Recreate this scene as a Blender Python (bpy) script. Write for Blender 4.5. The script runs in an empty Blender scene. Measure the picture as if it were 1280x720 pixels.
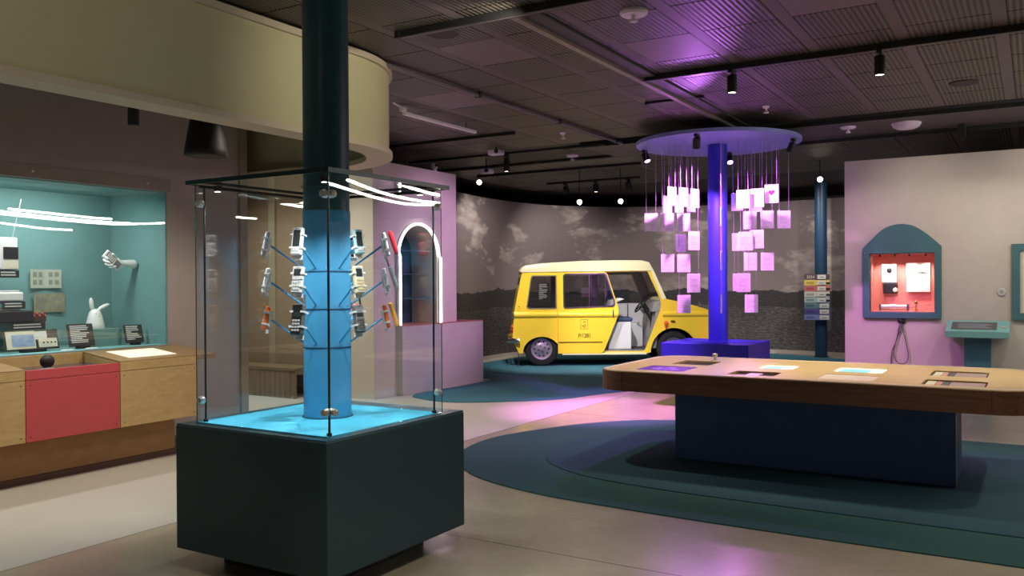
import bpy, bmesh, math, random
from mathutils import Vector, Matrix
random.seed(7)
R = math.radians
scene = bpy.context.scene
COL = scene.collection

# ------------------------------------------------------------------ camera
cam_d = bpy.data.cameras.new('camera')
cam_d.sensor_width = 36.0
cam_d.lens = 1079.0 / 1280.0 * 36.0
cam_d.clip_start = 0.05
cam = bpy.data.objects.new('camera', cam_d)
COL.objects.link(cam)
scene.camera = cam


def cam_axes(yaw, pitch, roll):
    cy, sy, cp, sp, cr, sr = (math.cos(yaw), math.sin(yaw), math.cos(pitch), math.sin(pitch), math.cos(roll), math.sin(roll))
    m = Matrix(((1, 0, 0), (0, 0, -1), (0, 1, 0)))
    ry = Matrix(((cy, sy, 0), (-sy, cy, 0), (0, 0, 1)))
    rp = Matrix(((1, 0, 0), (0, cp, sp), (0, -sp, cp)))
    rr = Matrix(((cr, -sr, 0), (sr, cr, 0), (0, 0, 1)))
    return rr @ rp @ m @ ry


AX = cam_axes(0.5446, -0.006, -0.0055)
r_, d_, f_ = AX[0], AX[1], AX[2]
mw = Matrix(((r_[0], -d_[0], -f_[0], 0), (r_[1], -d_[1], -f_[1], 0), (r_[2], -d_[2], -f_[2], 1.5), (0, 0, 0, 1)))
cam.matrix_world = mw

# ------------------------------------------------------------------ view, world
scene.view_settings.view_transform = 'Standard'
scene.view_settings.look = 'None'
scene.view_settings.gamma = 1.0
scene.view_settings.use_curve_mapping = False
scene.view_settings.exposure = 0.5
world = bpy.data.worlds.new('world')
scene.world = world
world.use_nodes = True
bg = world.node_tree.nodes['Background']
bg.inputs[0].default_value = (0.50, 0.42, 0.46, 1)
bg.inputs[1].default_value = 0.22


def spot(loc, target, energy, color=(1, 0.93, 0.82), deg=50, blend=0.6, radius=0.04):
    l = bpy.data.lights.new('spot_light', 'SPOT')
    l.energy = energy
    l.color = color
    l.spot_size = R(deg)
    l.spot_blend = blend
    l.shadow_soft_size = radius
    o = bpy.data.objects.new('spot_light', l)
    COL.objects.link(o)
    o.location = loc
    o.rotation_euler = (Vector(target) - Vector(loc)).to_track_quat('-Z', 'Y').to_euler()
    return o


def area(loc, target, energy, sx, sy, color=(1, 1, 1), spread=180):
    l = bpy.data.lights.new('area_light', 'AREA')
    l.energy = energy
    l.color = color
    l.shape = 'RECTANGLE'
    l.size = sx
    l.size_y = sy
    l.spread = R(spread)
    o = bpy.data.objects.new('area_light', l)
    COL.objects.link(o)
    o.location = loc
    o.rotation_euler = (Vector(target) - Vector(loc)).to_track_quat('-Z', 'Y').to_euler()
    return o


WARM = (1.0, 0.90, 0.74)
NEUT = (1.0, 0.95, 0.88)
PURP = (0.62, 0.18, 1.0)
PINK = (0.95, 0.30, 1.0)

# ------------------------------------------------------------------ materials


def lin(c):
    out = []
    for v in c[:3]:
        v = v / 255.0
        out.append(v / 12.92 if v <= 0.04045 else ((v + 0.055) / 1.055) ** 2.4)
    return (out[0], out[1], out[2], 1.0)


MATS = {}


def mat(name, rgb, rough=0.55, metal=0.0, vary=0.08, scale=6.0, bump=0.0, bscale=60.0, emit=None, es=0.0, spec=0.5, stretch=None, coat=0.0):
    if name in MATS:
        return MATS[name]
    m = bpy.data.materials.new(name)
    m.use_nodes = True
    nt = m.node_tree
    b = nt.nodes['Principled BSDF']
    tc = nt.nodes.new('ShaderNodeTexCoord')
    mp = nt.nodes.new('ShaderNodeMapping')
    nt.links.new(tc.outputs['Object'], mp.inputs['Vector'])
    if stretch:
        mp.inputs['Scale'].default_value = stretch
    nz = nt.nodes.new('ShaderNodeTexNoise')
    nz.inputs['Scale'].default_value = scale
    nz.inputs['Detail'].default_value = 5
    nt.links.new(mp.outputs['Vector'], nz.inputs['Vector'])
    rp = nt.nodes.new('ShaderNodeValToRGB')
    c = lin(rgb)
    rp.color_ramp.elements[0].position = 0.3
    rp.color_ramp.elements[1].position = 0.7
    rp.color_ramp.elements[0].color = (c[0] * (1 - vary), c[1] * (1 - vary), c[2] * (1 - vary), 1)
    rp.color_ramp.elements[1].color = (min(1, c[0] * (1 + vary)), min(1, c[1] * (1 + vary)), min(1, c[2] * (1 + vary)), 1)
    nt.links.new(nz.outputs['Fac'], rp.inputs['Fac'])
    nt.links.new(rp.outputs['Color'], b.inputs['Base Color'])
    b.inputs['Roughness'].default_value = rough
    b.inputs['Metallic'].default_value = metal
    b.inputs['Specular IOR Level'].default_value = spec
    b.inputs['Coat Weight'].default_value = coat
    if bump:
        n2 = nt.nodes.new('ShaderNodeTexNoise')
        n2.inputs['Scale'].default_value = bscale
        nt.links.new(mp.outputs['Vector'], n2.inputs['Vector'])
        bp = nt.nodes.new('ShaderNodeBump')
        bp.inputs['Strength'].default_value = bump
        bp.inputs['Distance'].default_value = 0.01
        nt.links.new(n2.outputs['Fac'], bp.inputs['Height'])
        nt.links.new(bp.outputs['Normal'], b.inputs['Normal'])
    if emit is not None:
        b.inputs['Emission Color'].default_value = lin(emit)
        b.inputs['Emission Strength'].default_value = es
    MATS[name] = m
    return m


def glass_mat(name, tint=(0.97, 0.99, 0.985), f0=0.045, rough=0.0):
    m = bpy.data.materials.new(name)
    m.use_nodes = True
    nt = m.node_tree
    for n in list(nt.nodes):
        nt.nodes.remove(n)
    out = nt.nodes.new('ShaderNodeOutputMaterial')
    mix = nt.nodes.new('ShaderNodeMixShader')
    tr = nt.nodes.new('ShaderNodeBsdfTransparent')
    tr.inputs[0].default_value = (*tint, 1)
    gl = nt.nodes.new('ShaderNodeBsdfGlossy')
    gl.inputs['Roughness'].default_value = rough
    gl.inputs[0].default_value = (1, 1, 1, 1)
    geo = nt.nodes.new('ShaderNodeNewGeometry')
    dot = nt.nodes.new('ShaderNodeVectorMath')
    dot.operation = 'DOT_PRODUCT'
    nt.links.new(geo.outputs['Incoming'], dot.inputs[0])
    nt.links.new(geo.outputs['Normal'], dot.inputs[1])
    ab = nt.nodes.new('ShaderNodeMath')
    ab.operation = 'ABSOLUTE'
    nt.links.new(dot.outputs['Value'], ab.inputs[0])
    su = nt.nodes.new('ShaderNodeMath')
    su.operation = 'SUBTRACT'
    su.inputs[0].default_value = 1.0
    nt.links.new(ab.outputs[0], su.inputs[1])
    pw = nt.nodes.new('ShaderNodeMath')
    pw.operation = 'POWER'
    pw.inputs[1].default_value = 5.0
    nt.links.new(su.outputs[0], pw.inputs[0])
    ma = nt.nodes.new('ShaderNodeMath')
    ma.operation = 'MULTIPLY_ADD'
    ma.inputs[1].default_value = 1 - f0
    ma.inputs[2].default_value = f0
    nt.links.new(pw.outputs[0], ma.inputs[0])
    nt.links.new(ma.outputs[0], mix.inputs[0])
    nt.links.new(tr.outputs[0], mix.inputs[1])
    nt.links.new(gl.outputs[0], mix.inputs[2])
    nt.links.new(mix.outputs[0], out.inputs['Surface'])
    MATS[name] = m
    return m


def nodes_of(name, rough=0.5):
    m = bpy.data.materials.new(name)
    m.use_nodes = True
    b = m.node_tree.nodes['Principled BSDF']
    b.inputs['Roughness'].default_value = rough
    MATS[name] = m
    return m, m.node_tree, b


def N(nt, typ, **kw):
    n = nt.nodes.new(typ)
    for k, v in kw.items():
        if k in n.inputs:
            n.inputs[k].default_value = v
        else:
            setattr(n, k, v)
    return n


def ramp(nt, src, stops):
    rp = nt.nodes.new('ShaderNodeValToRGB')
    e = rp.color_ramp.elements
    while len(e) < len(stops):
        e.new(0.5)
    for i, (p, c) in enumerate(stops):
        e[i].position = p
        e[i].color = c if len(c) == 4 else (*c, 1)
    nt.links.new(src, rp.inputs['Fac'])
    return rp.outputs['Color']


def mathn(nt, op, a, b=None, c=None):
    n = nt.nodes.new('ShaderNodeMath')
    n.operation = op
    for i, v in enumerate((a, b, c)):
        if v is None:
            continue
        if isinstance(v, (int, float)):
            n.inputs[i].default_value = v
        else:
            nt.links.new(v, n.inputs[i])
    return n.outputs[0]


def mixc(nt, fac, a, b, blend='MIX'):
    n = nt.nodes.new('ShaderNodeMix')
    n.data_type = 'RGBA'
    n.blend_type = blend
    for sock, v in ((n.inputs[0], fac), (n.inputs[6], a), (n.inputs[7], b)):
        if isinstance(v, (int, float)):
            sock.default_value = v
        elif isinstance(v, tuple):
            sock.default_value = v
        else:
            nt.links.new(v, sock)
    return n.outputs[2]


# concrete floor: polished on the right of the joint, paler matt screed left of it
def make_floor_mat():
    m, nt, b = nodes_of('floor_concrete')
    tc = N(nt, 'ShaderNodeTexCoord')
    sx = N(nt, 'ShaderNodeSeparateXYZ')
    nt.links.new(tc.outputs['Object'], sx.inputs[0])
    n1 = N(nt, 'ShaderNodeTexNoise', Scale=0.9, Detail=8.0, Roughness=0.6)
    n2 = N(nt, 'ShaderNodeTexNoise', Scale=14.0, Detail=6.0, Roughness=0.7)
    vo = N(nt, 'ShaderNodeTexNoise', Scale=260.0, Detail=2.0)
    for n in (n1, n2, vo):
        nt.links.new(tc.outputs['Object'], n.inputs['Vector'])
    c1 = ramp(nt, n1.outputs['Fac'], [(0.3, lin((156, 149, 128))), (0.7, lin((178, 171, 150)))])
    c2 = ramp(nt, n2.outputs['Fac'], [(0.3, (0.90, 0.89, 0.88)), (0.7, (1.0, 1.0, 1.0))])
    c3 = ramp(nt, vo.outputs['Fac'], [(0.35, (0.93, 0.93, 0.93)), (0.65, (1.0, 1.0, 1.0))])
    pol = mixc(nt, 1.0, c1, c2, 'MULTIPLY')
    pol = mixc(nt, 0.6, pol, c3, 'MULTIPLY')
    mat_ = mixc(nt, 0.35, lin((192, 188, 178)), c1)
    side = mathn(nt, 'LESS_THAN', sx.outputs[0], -4.64)
    col = mixc(nt, side, pol, mat_)
    jx = mathn(nt, 'LESS_THAN', mathn(nt, 'ABSOLUTE', mathn(nt, 'ADD', sx.outputs[0], 4.64)), 0.008)
    py = mathn(nt, 'PINGPONG', mathn(nt, 'ADD', sx.outputs[1], 0.4), 2.3)
    jy = mathn(nt, 'LESS_THAN', py, 0.006)
    j = mathn(nt, 'MAXIMUM', jx, mathn(nt, 'MULTIPLY', jy, mathn(nt, 'SUBTRACT', 1.0, side)))
    col = mixc(nt, mathn(nt, 'MULTIPLY', j, 0.6), col, lin((70, 62, 55)))
    nt.links.new(col, b.inputs['Base Color'])
    rg = mathn(nt, 'MULTIPLY_ADD', n2.outputs['Fac'], 0.16, 0.14)
    rg = mathn(nt, 'MULTIPLY_ADD', side, 0.35, rg)
    nt.links.new(rg, b.inputs['Roughness'])
    bp = N(nt, 'ShaderNodeBump', Strength=0.12, Distance=0.004)
    nt.links.new(n2.outputs['Fac'], bp.inputs['Height'])
    nt.links.new(bp.outputs['Normal'], b.inputs['Normal'])
    return m


def make_ribbed(name, dark, light, freq):
    m, nt, b = nodes_of(name, 0.5)
    tc = N(nt, 'ShaderNodeTexCoord')
    w = N(nt, 'ShaderNodeTexWave', Scale=freq, Distortion=0.0)
    w.bands_direction = 'X'
    nt.links.new(tc.outputs['Object'], w.inputs['Vector'])
    w2 = N(nt, 'ShaderNodeTexWave', Scale=freq * 1.1, Distortion=0.0)
    w2.bands_direction = 'Y'
    nt.links.new(tc.outputs['Object'], w2.inputs['Vector'])
    c = ramp(nt, w.outputs['Fac'], [(0.35, dark), (0.62, light)])
    c2 = ramp(nt, w2.outputs['Fac'], [(0.3, (0.72, 0.72, 0.72, 1)), (0.6, (1, 1, 1, 1))])
    nt.links.new(mixc(nt, 0.6, c, c2, 'MULTIPLY'), b.inputs['Base Color'])
    bp = N(nt, 'ShaderNodeBump', Strength=0.5, Distance=0.006)
    nt.links.new(w.outputs['Fac'], bp.inputs['Height'])
    nt.links.new(bp.outputs['Normal'], b.inputs['Normal'])
    return m


def make_wood(name, a, bcol, rough=0.45, scale=(1.0, 14.0, 14.0)):
    m, nt, b = nodes_of(name, rough)
    tc = N(nt, 'ShaderNodeTexCoord')
    mp = N(nt, 'ShaderNodeMapping')
    mp.inputs['Scale'].default_value = scale
    nt.links.new(tc.outputs['Object'], mp.inputs[0])
    n = N(nt, 'ShaderNodeTexNoise', Scale=4.0, Detail=7.0, Roughness=0.62, Distortion=0.5)
    nt.links.new(mp.outputs[0], n.inputs['Vector'])
    nt.links.new(ramp(nt, n.outputs['Fac'], [(0.3, lin(a)), (0.72, lin(bcol))]), b.inputs['Base Color'])
    return m


def make_mural():
    # printed panorama: u along the wall (metres), v = height in metres
    m, nt, b = nodes_of('mural_print', 0.75)
    uv = N(nt, 'ShaderNodeUVMap')
    uv.uv_map = 'UVMap'
    sx = N(nt, 'ShaderNodeSeparateXYZ')
    nt.links.new(uv.outputs[0], sx.inputs[0])
    u, v = sx.outputs[0], sx.outputs[1]
    mp = N(nt, 'ShaderNodeMapping')
    mp.inputs['Scale'].default_value = (0.55, 0.95, 1)
    nt.links.new(uv.outputs[0], mp.inputs[0])
    cl = N(nt, 'ShaderNodeTexNoise', Scale=1.25, Detail=9.0, Roughness=0.58, Distortion=0.35)
    mp.inputs['Location'].default_value = (3.1, 1.7, 0)
    nt.links.new(mp.outputs[0], cl.inputs['Vector'])
    cl2 = N(nt, 'ShaderNodeTexNoise', Scale=7.0, Detail=6.0, Roughness=0.6)
    nt.links.new(mp.outputs[0], cl2.inputs['Vector'])
    dens = mathn(nt, 'MULTIPLY_ADD', cl2.outputs['Fac'], 0.16, cl.outputs['Fac'])
    cloudm = ramp(nt, dens, [(0.61, (0, 0, 0)), (0.65, (0.45, 0.45, 0.45)), (0.77, (1.0, 1.0, 1.0))])
    sky = ramp(nt, mathn(nt, 'DIVIDE', v, 3.2), [(0.38, lin((162, 146, 146))), (0.62, lin((132, 118, 120))), (1.0, lin((116, 103, 106)))])
    cshade = ramp(nt, cl2.outputs['Fac'], [(0.3, lin((165, 150, 148))), (0.7, lin((222, 208, 200)))])
    skyc = mixc(nt, mathn(nt, 'MULTIPLY', cloudm, 0.9), sky, cshade)
    # field
    fm = N(nt, 'ShaderNodeMapping')
    fm.inputs['Scale'].default_value = (5.0, 16.0, 1)
    nt.links.new(uv.outputs[0], fm.inputs[0])
    fn = N(nt, 'ShaderNodeTexNoise', Scale=2.2, Detail=8.0, Roughness=0.7)
    nt.links.new(fm.outputs[0], fn.inputs['Vector'])
    field = ramp(nt, fn.outputs['Fac'], [(0.3, lin((58, 54, 56))), (0.5, lin((108, 102, 102))), (0.72, lin((170, 162, 158)))])
    fbig = N(nt, 'ShaderNodeTexNoise', Scale=0.8, Detail=3.0)
    nt.links.new(uv.outputs[0], fbig.inputs['Vector'])
    field = mixc(nt, 1.0, field, ramp(nt, fbig.outputs['Fac'], [(0.35, (0.55, 0.55, 0.55)), (0.65, (1, 1, 1))]), 'MULTIPLY')
    # tree line: jagged profile
    tn = N(nt, 'ShaderNodeTexNoise', Scale=3.2, Detail=8.0, Roughness=0.72)
    t1 = N(nt, 'ShaderNodeCombineXYZ')
    nt.links.new(u, t1.inputs[0])
    nt.links.new(t1.outputs[0], tn.inputs['Vector'])
    tl = N(nt, 'ShaderNodeTexNoise', Scale=0.42, Detail=2.0)
    nt.links.new(t1.outputs[0], tl.inputs['Vector'])
    top = mathn(nt, 'ADD', 0.92, mathn(nt, 'ADD', mathn(nt, 'MULTIPLY', tn.outputs['Fac'], 0.32), mathn(nt, 'MULTIPLY', tl.outputs['Fac'], 0.46)))
    istree = mathn(nt, 'LESS_THAN', v, top)
    treecol = ramp(nt, fn.outputs['Fac'], [(0.35, lin((62, 58, 60))), (0.75, lin((96, 90, 92)))])
    isfield = mathn(nt, 'LESS_THAN', v, mathn(nt, 'MULTIPLY_ADD', tl.outputs['Fac'], 0.3, 0.82))
    col = mixc(nt, istree, skyc, treecol)
    col = mixc(nt, isfield, col, field)
    nt.links.new(mixc(nt, 1.0, col, (0.84, 0.82, 0.82, 1), 'MULTIPLY'), b.inputs['Base Color'])
    return m


M_FLOOR = make_floor_mat()
M_RIB = make_ribbed('ceiling_mesh', lin((30, 27, 26)), lin((92, 85, 74)), 8.0)
M_CEIL = mat('ceiling_paint', (66, 58, 54), 0.7)
M_BLACK = mat('black_metal', (26, 25, 27), 0.5)
M_WALL = mat('wall_paint', (206, 196, 186), 0.8, vary=0.03, bump=0.05, bscale=180)
M_WALLG = mat('wall_paint_taupe', (168, 157, 149), 0.85, vary=0.03, bump=0.05, bscale=180)
M_BROWN = mat('wall_paint_brown', (136, 118, 98), 0.85, vary=0.05)
M_DARKWALL = mat('wall_dark', (60, 54, 54), 0.85, vary=0.06)
M_CREAM = mat('soffit_cream', (188, 184, 144), 0.75, vary=0.02)
M_RIM = mat('soffit_rim', (192, 180, 154), 0.6, vary=0.02)
M_TEALDK = mat('case_teal', (38, 68, 76), 0.5, vary=0.04)
M_TEALCOL = mat('column_teal', (42, 88, 96), 0.38, vary=0.03)
M_BLUE = mat('sleeve_blue', (70, 160, 206), 0.55, vary=0.03)
M_TURQ = mat('turquoise_board', (72, 186, 218), 0.6, vary=0.12, scale=5)
M_PLY = make_wood('birch_ply', (186, 156, 98), (206, 178, 120), 0.5, (6.0, 2.0, 6.0))
M_PLYTOP = make_wood('counter_wood', (150, 118, 78), (176, 144, 98), 0.4, (6.0, 2.0, 6.0))
M_PLINTHW = make_wood('plinth_wood', (150, 112, 66), (168, 128, 80), 0.6, (4.0, 2.0, 4.0))
M_RED = mat('red_laminate', (200, 80, 84), 0.5, vary=0.04)
M_WALNUT = make_wood('walnut_edge', (96, 58, 38), (136, 88, 58), 0.4, (0.6, 12.0, 12.0))
M_OAKTOP = make_wood('oak_top', (206, 174, 116), (222, 192, 136), 0.32, (0.8, 6.0, 6.0))
M_RIMHIGHLIGHT = mat('rim_highlight_pale', (246, 232, 214), 0.25, vary=0.03)
M_NAVY = mat('table_base_navy', (62, 90, 134), 0.5, vary=0.04)
M_CARP1 = mat('carpet_teal', (34, 78, 78), 0.95, vary=0.22, scale=170, bump=0.4, bscale=300)
M_CARP2 = mat('carpet_teal_deep', (32, 70, 84), 0.95, vary=0.22, scale=170, bump=0.4, bscale=300)
M_CARP3 = mat('carpet_blue', (52, 108, 126), 0.95, vary=0.18, scale=170, bump=0.3, bscale=300)
M_CARP4 = mat('carpet_blue_light', (60, 118, 136), 0.95, vary=0.18, scale=170, bump=0.3, bscale=300)
M_PBLUE = mat('pillar_blue', (46, 46, 186), 0.42, vary=0.03)
M_WHITE = mat('white_plastic', (232, 230, 226), 0.4, vary=0.02)
M_CARD = mat('card_white', (240, 232, 240), 0.7, vary=0.03)
M_STRING = mat('string', (176, 140, 186), 0.6, vary=0.02)
M_STEEL = mat('brushed_steel', (206, 204, 198), 0.3, metal=0.55, vary=0.03)
M_GREYMET = mat('grey_metal', (110, 104, 104), 0.4, metal=0.6, vary=0.03)
M_NICHE = mat('niche_teal', (112, 154, 150), 0.75, vary=0.04)
M_TEALFR = mat('frame_teal', (70, 116, 122), 0.6, vary=0.03)
M_TEALKI = mat('kiosk_teal', (128, 186, 184), 0.55, vary=0.03)
M_KIOLEG = mat('kiosk_leg', (72, 118, 136), 0.6, vary=0.03)
M_REDIN = mat('cabinet_red', (226, 136, 124), 0.75, vary=0.03)
M_DKPANEL = mat('label_black', (44, 42, 44), 0.5, vary=0.03)
M_TEXT = mat('print_white', (216, 214, 208), 0.7, vary=0.0)
M_PRINT = mat('print_dark', (70, 60, 40), 0.7, vary=0.0)
M_GREYTX = mat('print_grey', (150, 148, 146), 0.7, vary=0.0)
M_LED = mat('led_white', (255, 255, 255), 0.5, vary=0, emit=(255, 250, 242), es=22.0)
M_NEON = mat('neon_white', (255, 255, 255), 0.5, vary=0, emit=(255, 240, 236), es=5.0)
M_LAMP = mat('lamp_lens', (255, 255, 255), 0.4, vary=0, emit=(255, 240, 215), es=9.0)
M_LAMPP = mat('lamp_lens_purple', (255, 255, 255), 0.4, vary=0, emit=(214, 140, 255), es=9.0)
M_SCREENP = mat('screen_purple', (60, 20, 110), 0.25, vary=0.3, scale=9, emit=(96, 40, 170), es=0.5)
M_SCREENW = mat('screen_white', (240, 244, 246), 0.3, vary=0.02, emit=(225, 240, 246), es=0.9)
M_DKTRAY = mat('tray_dark', (40, 28, 27), 0.2, vary=0.05)
M_HEART = mat('heart_pink', (214, 20, 80), 0.6, vary=0.0)
M_YEL = mat('van_yellow', (254, 214, 62), 0.28, vary=0.02, coat=0.3)
M_ROOF = mat('van_roof_cream', (246, 236, 196), 0.35, vary=0.02)
M_TYRE = mat('tyre_rubber', (30, 28, 30), 0.8, vary=0.1)
M_RIMM = mat('rim_grey', (170, 160, 176), 0.4, metal=0.5, vary=0.03)
M_CHROME = mat('chrome', (225, 222, 218), 0.15, metal=1.0, vary=0.02)
M_INT = mat('van_interior_white', (226, 226, 232), 0.6, vary=0.03)
M_GREYINT = mat('van_interior_grey', (150, 146, 150), 0.6, vary=0.04)
M_SEAT = mat('seat_blue', (58, 72, 110), 0.7, vary=0.06)
M_ORANGE = mat('orange_plastic', (236, 112, 44), 0.4, vary=0.03)
M_HAND = mat('hand_plaster', (246, 244, 238), 0.6, vary=0.03)
M_PAPER = mat('paper_cream', (222, 214, 190), 0.8, vary=0.05)
M_GLASS = glass_mat('clear_glass')
M_GLASSC = glass_mat('showcase_glass', (0.97, 0.99, 0.985), 0.05)
M_VANGL = glass_mat('van_glass', (0.80, 0.80, 0.80), 0.05)
M_EDGEGL = mat('glass_edge_green', (40, 104, 92), 0.15, vary=0.03)
M_MURAL = make_mural()

# ------------------------------------------------------------------ mesh helpers


class MB:
    def __init__(s):
        s.v, s.f = [], []

    def add(s, v, f):
        o = len(s.v)
        s.v += [tuple(p) for p in v]
        s.f += [[i + o for i in q] for q in f]
        return s

    def box(s, x0, x1, y0, y1, z0, z1, M=None):
        v = [Vector((x, y, z)) for x in (x0, x1) for y in (y0, y1) for z in (z0, z1)]
        if M:
            v = [M @ p for p in v]
        return s.add(v, [[0, 1, 3, 2], [4, 6, 7, 5], [0, 4, 5, 1], [2, 3, 7, 6], [0, 2, 6, 4], [1, 5, 7, 3]])

    def prism(s, poly, z0, z1, fn=None):
        n = len(poly)
        v = [Vector((p[0], p[1], z0)) for p in poly] + [Vector((p[0], p[1], z1)) for p in poly]
        if fn:
            v = [Vector(fn(p)) for p in v]
        f = [list(range(n))[::-1], list(range(n, 2 * n))] + [[i, (i + 1) % n, n + (i + 1) % n, n + i] for i in range(n)]
        return s.add(v, f)

    def tube(s, pts, r, seg=8, closed=False, caps=True):
        pts = [Vector(p) for p in pts]
        n = len(pts)
        rs = r if isinstance(r, (list, tuple)) else [r] * n
        v, f = [], []
        prev = None
        for i, p in enumerate(pts):
            if closed:
                t = pts[(i + 1) % n] - pts[i - 1]
            else:
                t = pts[min(i + 1, n - 1)] - pts[max(i - 1, 0)]
            t.normalize()
            if prev is None:
                a = Vector((0, 0, 1)) if abs(t.z) < 0.9 else Vector((1, 0, 0))
                u = t.cross(a).normalized()
            else:
                u = (prev - t * prev.dot(t)).normalized()
            prev = u
            w = t.cross(u)
            for k in range(seg):
                a = 2 * math.pi * k / seg
                v.append(p + (u * math.cos(a) + w * math.sin(a)) * rs[i])
        m = n if closed else n - 1
        for i in range(m):
            j = (i + 1) % n
            for k in range(seg):
                l = (k + 1) % seg
                f.append([i * seg + k, i * seg + l, j * seg + l, j * seg + k])
        if caps and not closed:
            f.append([k for k in range(seg)][::-1])
            f.append([(n - 1) * seg + k for k in range(seg)])
        return s.add(v, f)

    def lathe(s, prof, seg=24, M=None, cap=True):
        v, f = [], []
        for (r, z) in prof:
            for k in range(seg):
                a = 2 * math.pi * k / seg
                v.append(Vector((r * math.cos(a), r * math.sin(a), z)))
        for i in range(len(prof) - 1):
            for k in range(seg):
                l = (k + 1) % seg
                f.append([i * seg + k, i * seg + l, (i + 1) * seg + l, (i + 1) * seg + k])
        if cap:
            if prof[0][0] > 1e-4:
                f.append([k for k in range(seg)][::-1])
            if prof[-1][0] > 1e-4:
                f.append([(len(prof) - 1) * seg + k for k in range(seg)])
        if M:
            v = [M @ p for p in v]
        return s.add(v, f)

    def ball(s, c, r, seg=14, rings=8, sc=(1, 1, 1)):
        prof = []
        for i in range(rings + 1):
            a = -math.pi / 2 + math.pi * i / rings
            prof.append((max(1e-5, r * math.cos(a)), r * math.sin(a)))
        M = Matrix.Translation(c) @ Matrix.Diagonal((*sc, 1))
        return s.lathe(prof, seg, M)

    def mesh(s, name, material, smooth=False, bevel=0.0, bseg=2):
        me = bpy.data.meshes.new(name)
        me.from_pydata([tuple(p) for p in s.v], [], s.f)
        bm = bmesh.new()
        bm.from_mesh(me)
        bmesh.ops.remove_doubles(bm, verts=bm.verts, dist=1e-6)
        bmesh.ops.recalc_face_normals(bm, faces=bm.faces)
        if bevel:
            es = [e for e in bm.edges if len(e.link_faces) == 2 and e.calc_face_angle(0) > 0.6]
            bmesh.ops.bevel(bm, geom=es, offset=bevel, segments=bseg, affect='EDGES', profile=0.5, clamp_overlap=True)
        bm.to_mesh(me)
        bm.free()
        if smooth:
            for p in me.polygons:
                p.use_smooth = True
            try:
                me.set_sharp_from_angle(angle=R(40))
            except Exception:
                pass
        me.materials.append(material)
        return me

    def build(s, name, material, parent=None, smooth=False, bevel=0.0, loc=None, rot=None, bseg=2):
        return link(name, s.mesh(name, material, smooth, bevel, bseg), parent, loc, rot)


def link(name, me, parent=None, loc=None, rot=None):
    o = bpy.data.objects.new(name, me)
    COL.objects.link(o)
    if parent:
        o.parent = parent
    if loc is not None:
        o.location = loc
    if rot is not None:
        o.rotation_euler = rot
    return o


def tag(o, label, cat, group=None):
    o['label'] = label
    o['category'] = cat
    if group:
        o['group'] = group
    return o


def struct(o, label=None):
    o['kind'] = 'structure'
    if label:
        o['label'] = label
    return o


def thing(name, label, cat, loc=(0, 0, 0), rz=0.0, group=None):
    o = bpy.data.objects.new(name, None)
    o.empty_display_size = 0.05
    COL.objects.link(o)
    o.location = loc
    o.rotation_euler = (0, 0, rz)
    return tag(o, label, cat, group)


def copy_tree(o, parent=None):
    c = o.copy()
    COL.objects.link(c)
    c.parent = parent
    for ch in [x for x in o.children]:
        copy_tree(ch, c)
    return c


def box(name, m, x0, x1, y0, y1, z0, z1, parent=None, bevel=0.0):
    return MB().box(x0, x1, y0, y1, z0, z1).build(name, m, parent, bevel=bevel)


def rrect(x0, x1, y0, y1, r, n=6):
    p = []
    for (cx, cy, a0) in ((x1 - r, y1 - r, 0), (x0 + r, y1 - r, 90), (x0 + r, y0 + r, 180), (x1 - r, y0 + r, 270)):
        for i in range(n + 1):
            a = R(a0 + 90 * i / n)
            p.append((cx + r * math.cos(a), cy + r * math.sin(a)))
    return p


def circ(cx, cy, r, n=24, a0=0, a1=360):
    return [(cx + r * math.cos(R(a0 + (a1 - a0) * i / n)), cy + r * math.sin(R(a0 + (a1 - a0) * i / n))) for i in range(n)]


def plate_mesh(name, material, outline, holes, t, bevel=0.0, fn=None, smooth=False):
    """flat plate in local XY (z 0..t) with holes; fn maps each vertex"""
    cu = bpy.data.curves.new(name, 'CURVE')
    cu.dimensions = '2D'
    cu.fill_mode = 'BOTH'
    cu.extrude = max(t / 2 - bevel, 1e-4)
    cu.bevel_depth = bevel
    cu.bevel_resolution = 1
    cu.offset = -bevel
    for pl in [outline] + list(holes):
        sp = cu.splines.new('POLY')
        sp.points.add(len(pl) - 1)
        for i, p in enumerate(pl):
            sp.points[i].co = (p[0], p[1], 0, 1)
        sp.use_cyclic_u = True
    ob = bpy.data.objects.new(name, cu)
    me = bpy.data.meshes.new_from_object(ob)
    bpy.data.objects.remove(ob)
    bpy.data.curves.remove(cu)
    me.name = name
    for v in me.vertices:
        p = (v.co.x, v.co.y, v.co.z + t / 2)
        v.co = fn(p) if fn else p
    bm = bmesh.new()
    bm.from_mesh(me)
    bmesh.ops.remove_doubles(bm, verts=bm.verts, dist=1e-5)
    bmesh.ops.recalc_face_normals(bm, faces=bm.faces)
    bm.to_mesh(me)
    bm.free()
    me.materials.clear()
    me.materials.append(material)
    for p in me.polygons:
        p.use_smooth = False
    if smooth:
        for p in me.polygons:
            p.use_smooth = True
        try:
            me.set_sharp_from_angle(angle=R(35))
        except Exception:
            pass
    return me


def plate(name, material, outline, holes, t, parent=None, bevel=0.0, fn=None, loc=None, rot=None, smooth=False):
    return link(name, plate_mesh(name, material, outline, holes, t, bevel, fn, smooth), parent, loc, rot)


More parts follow.
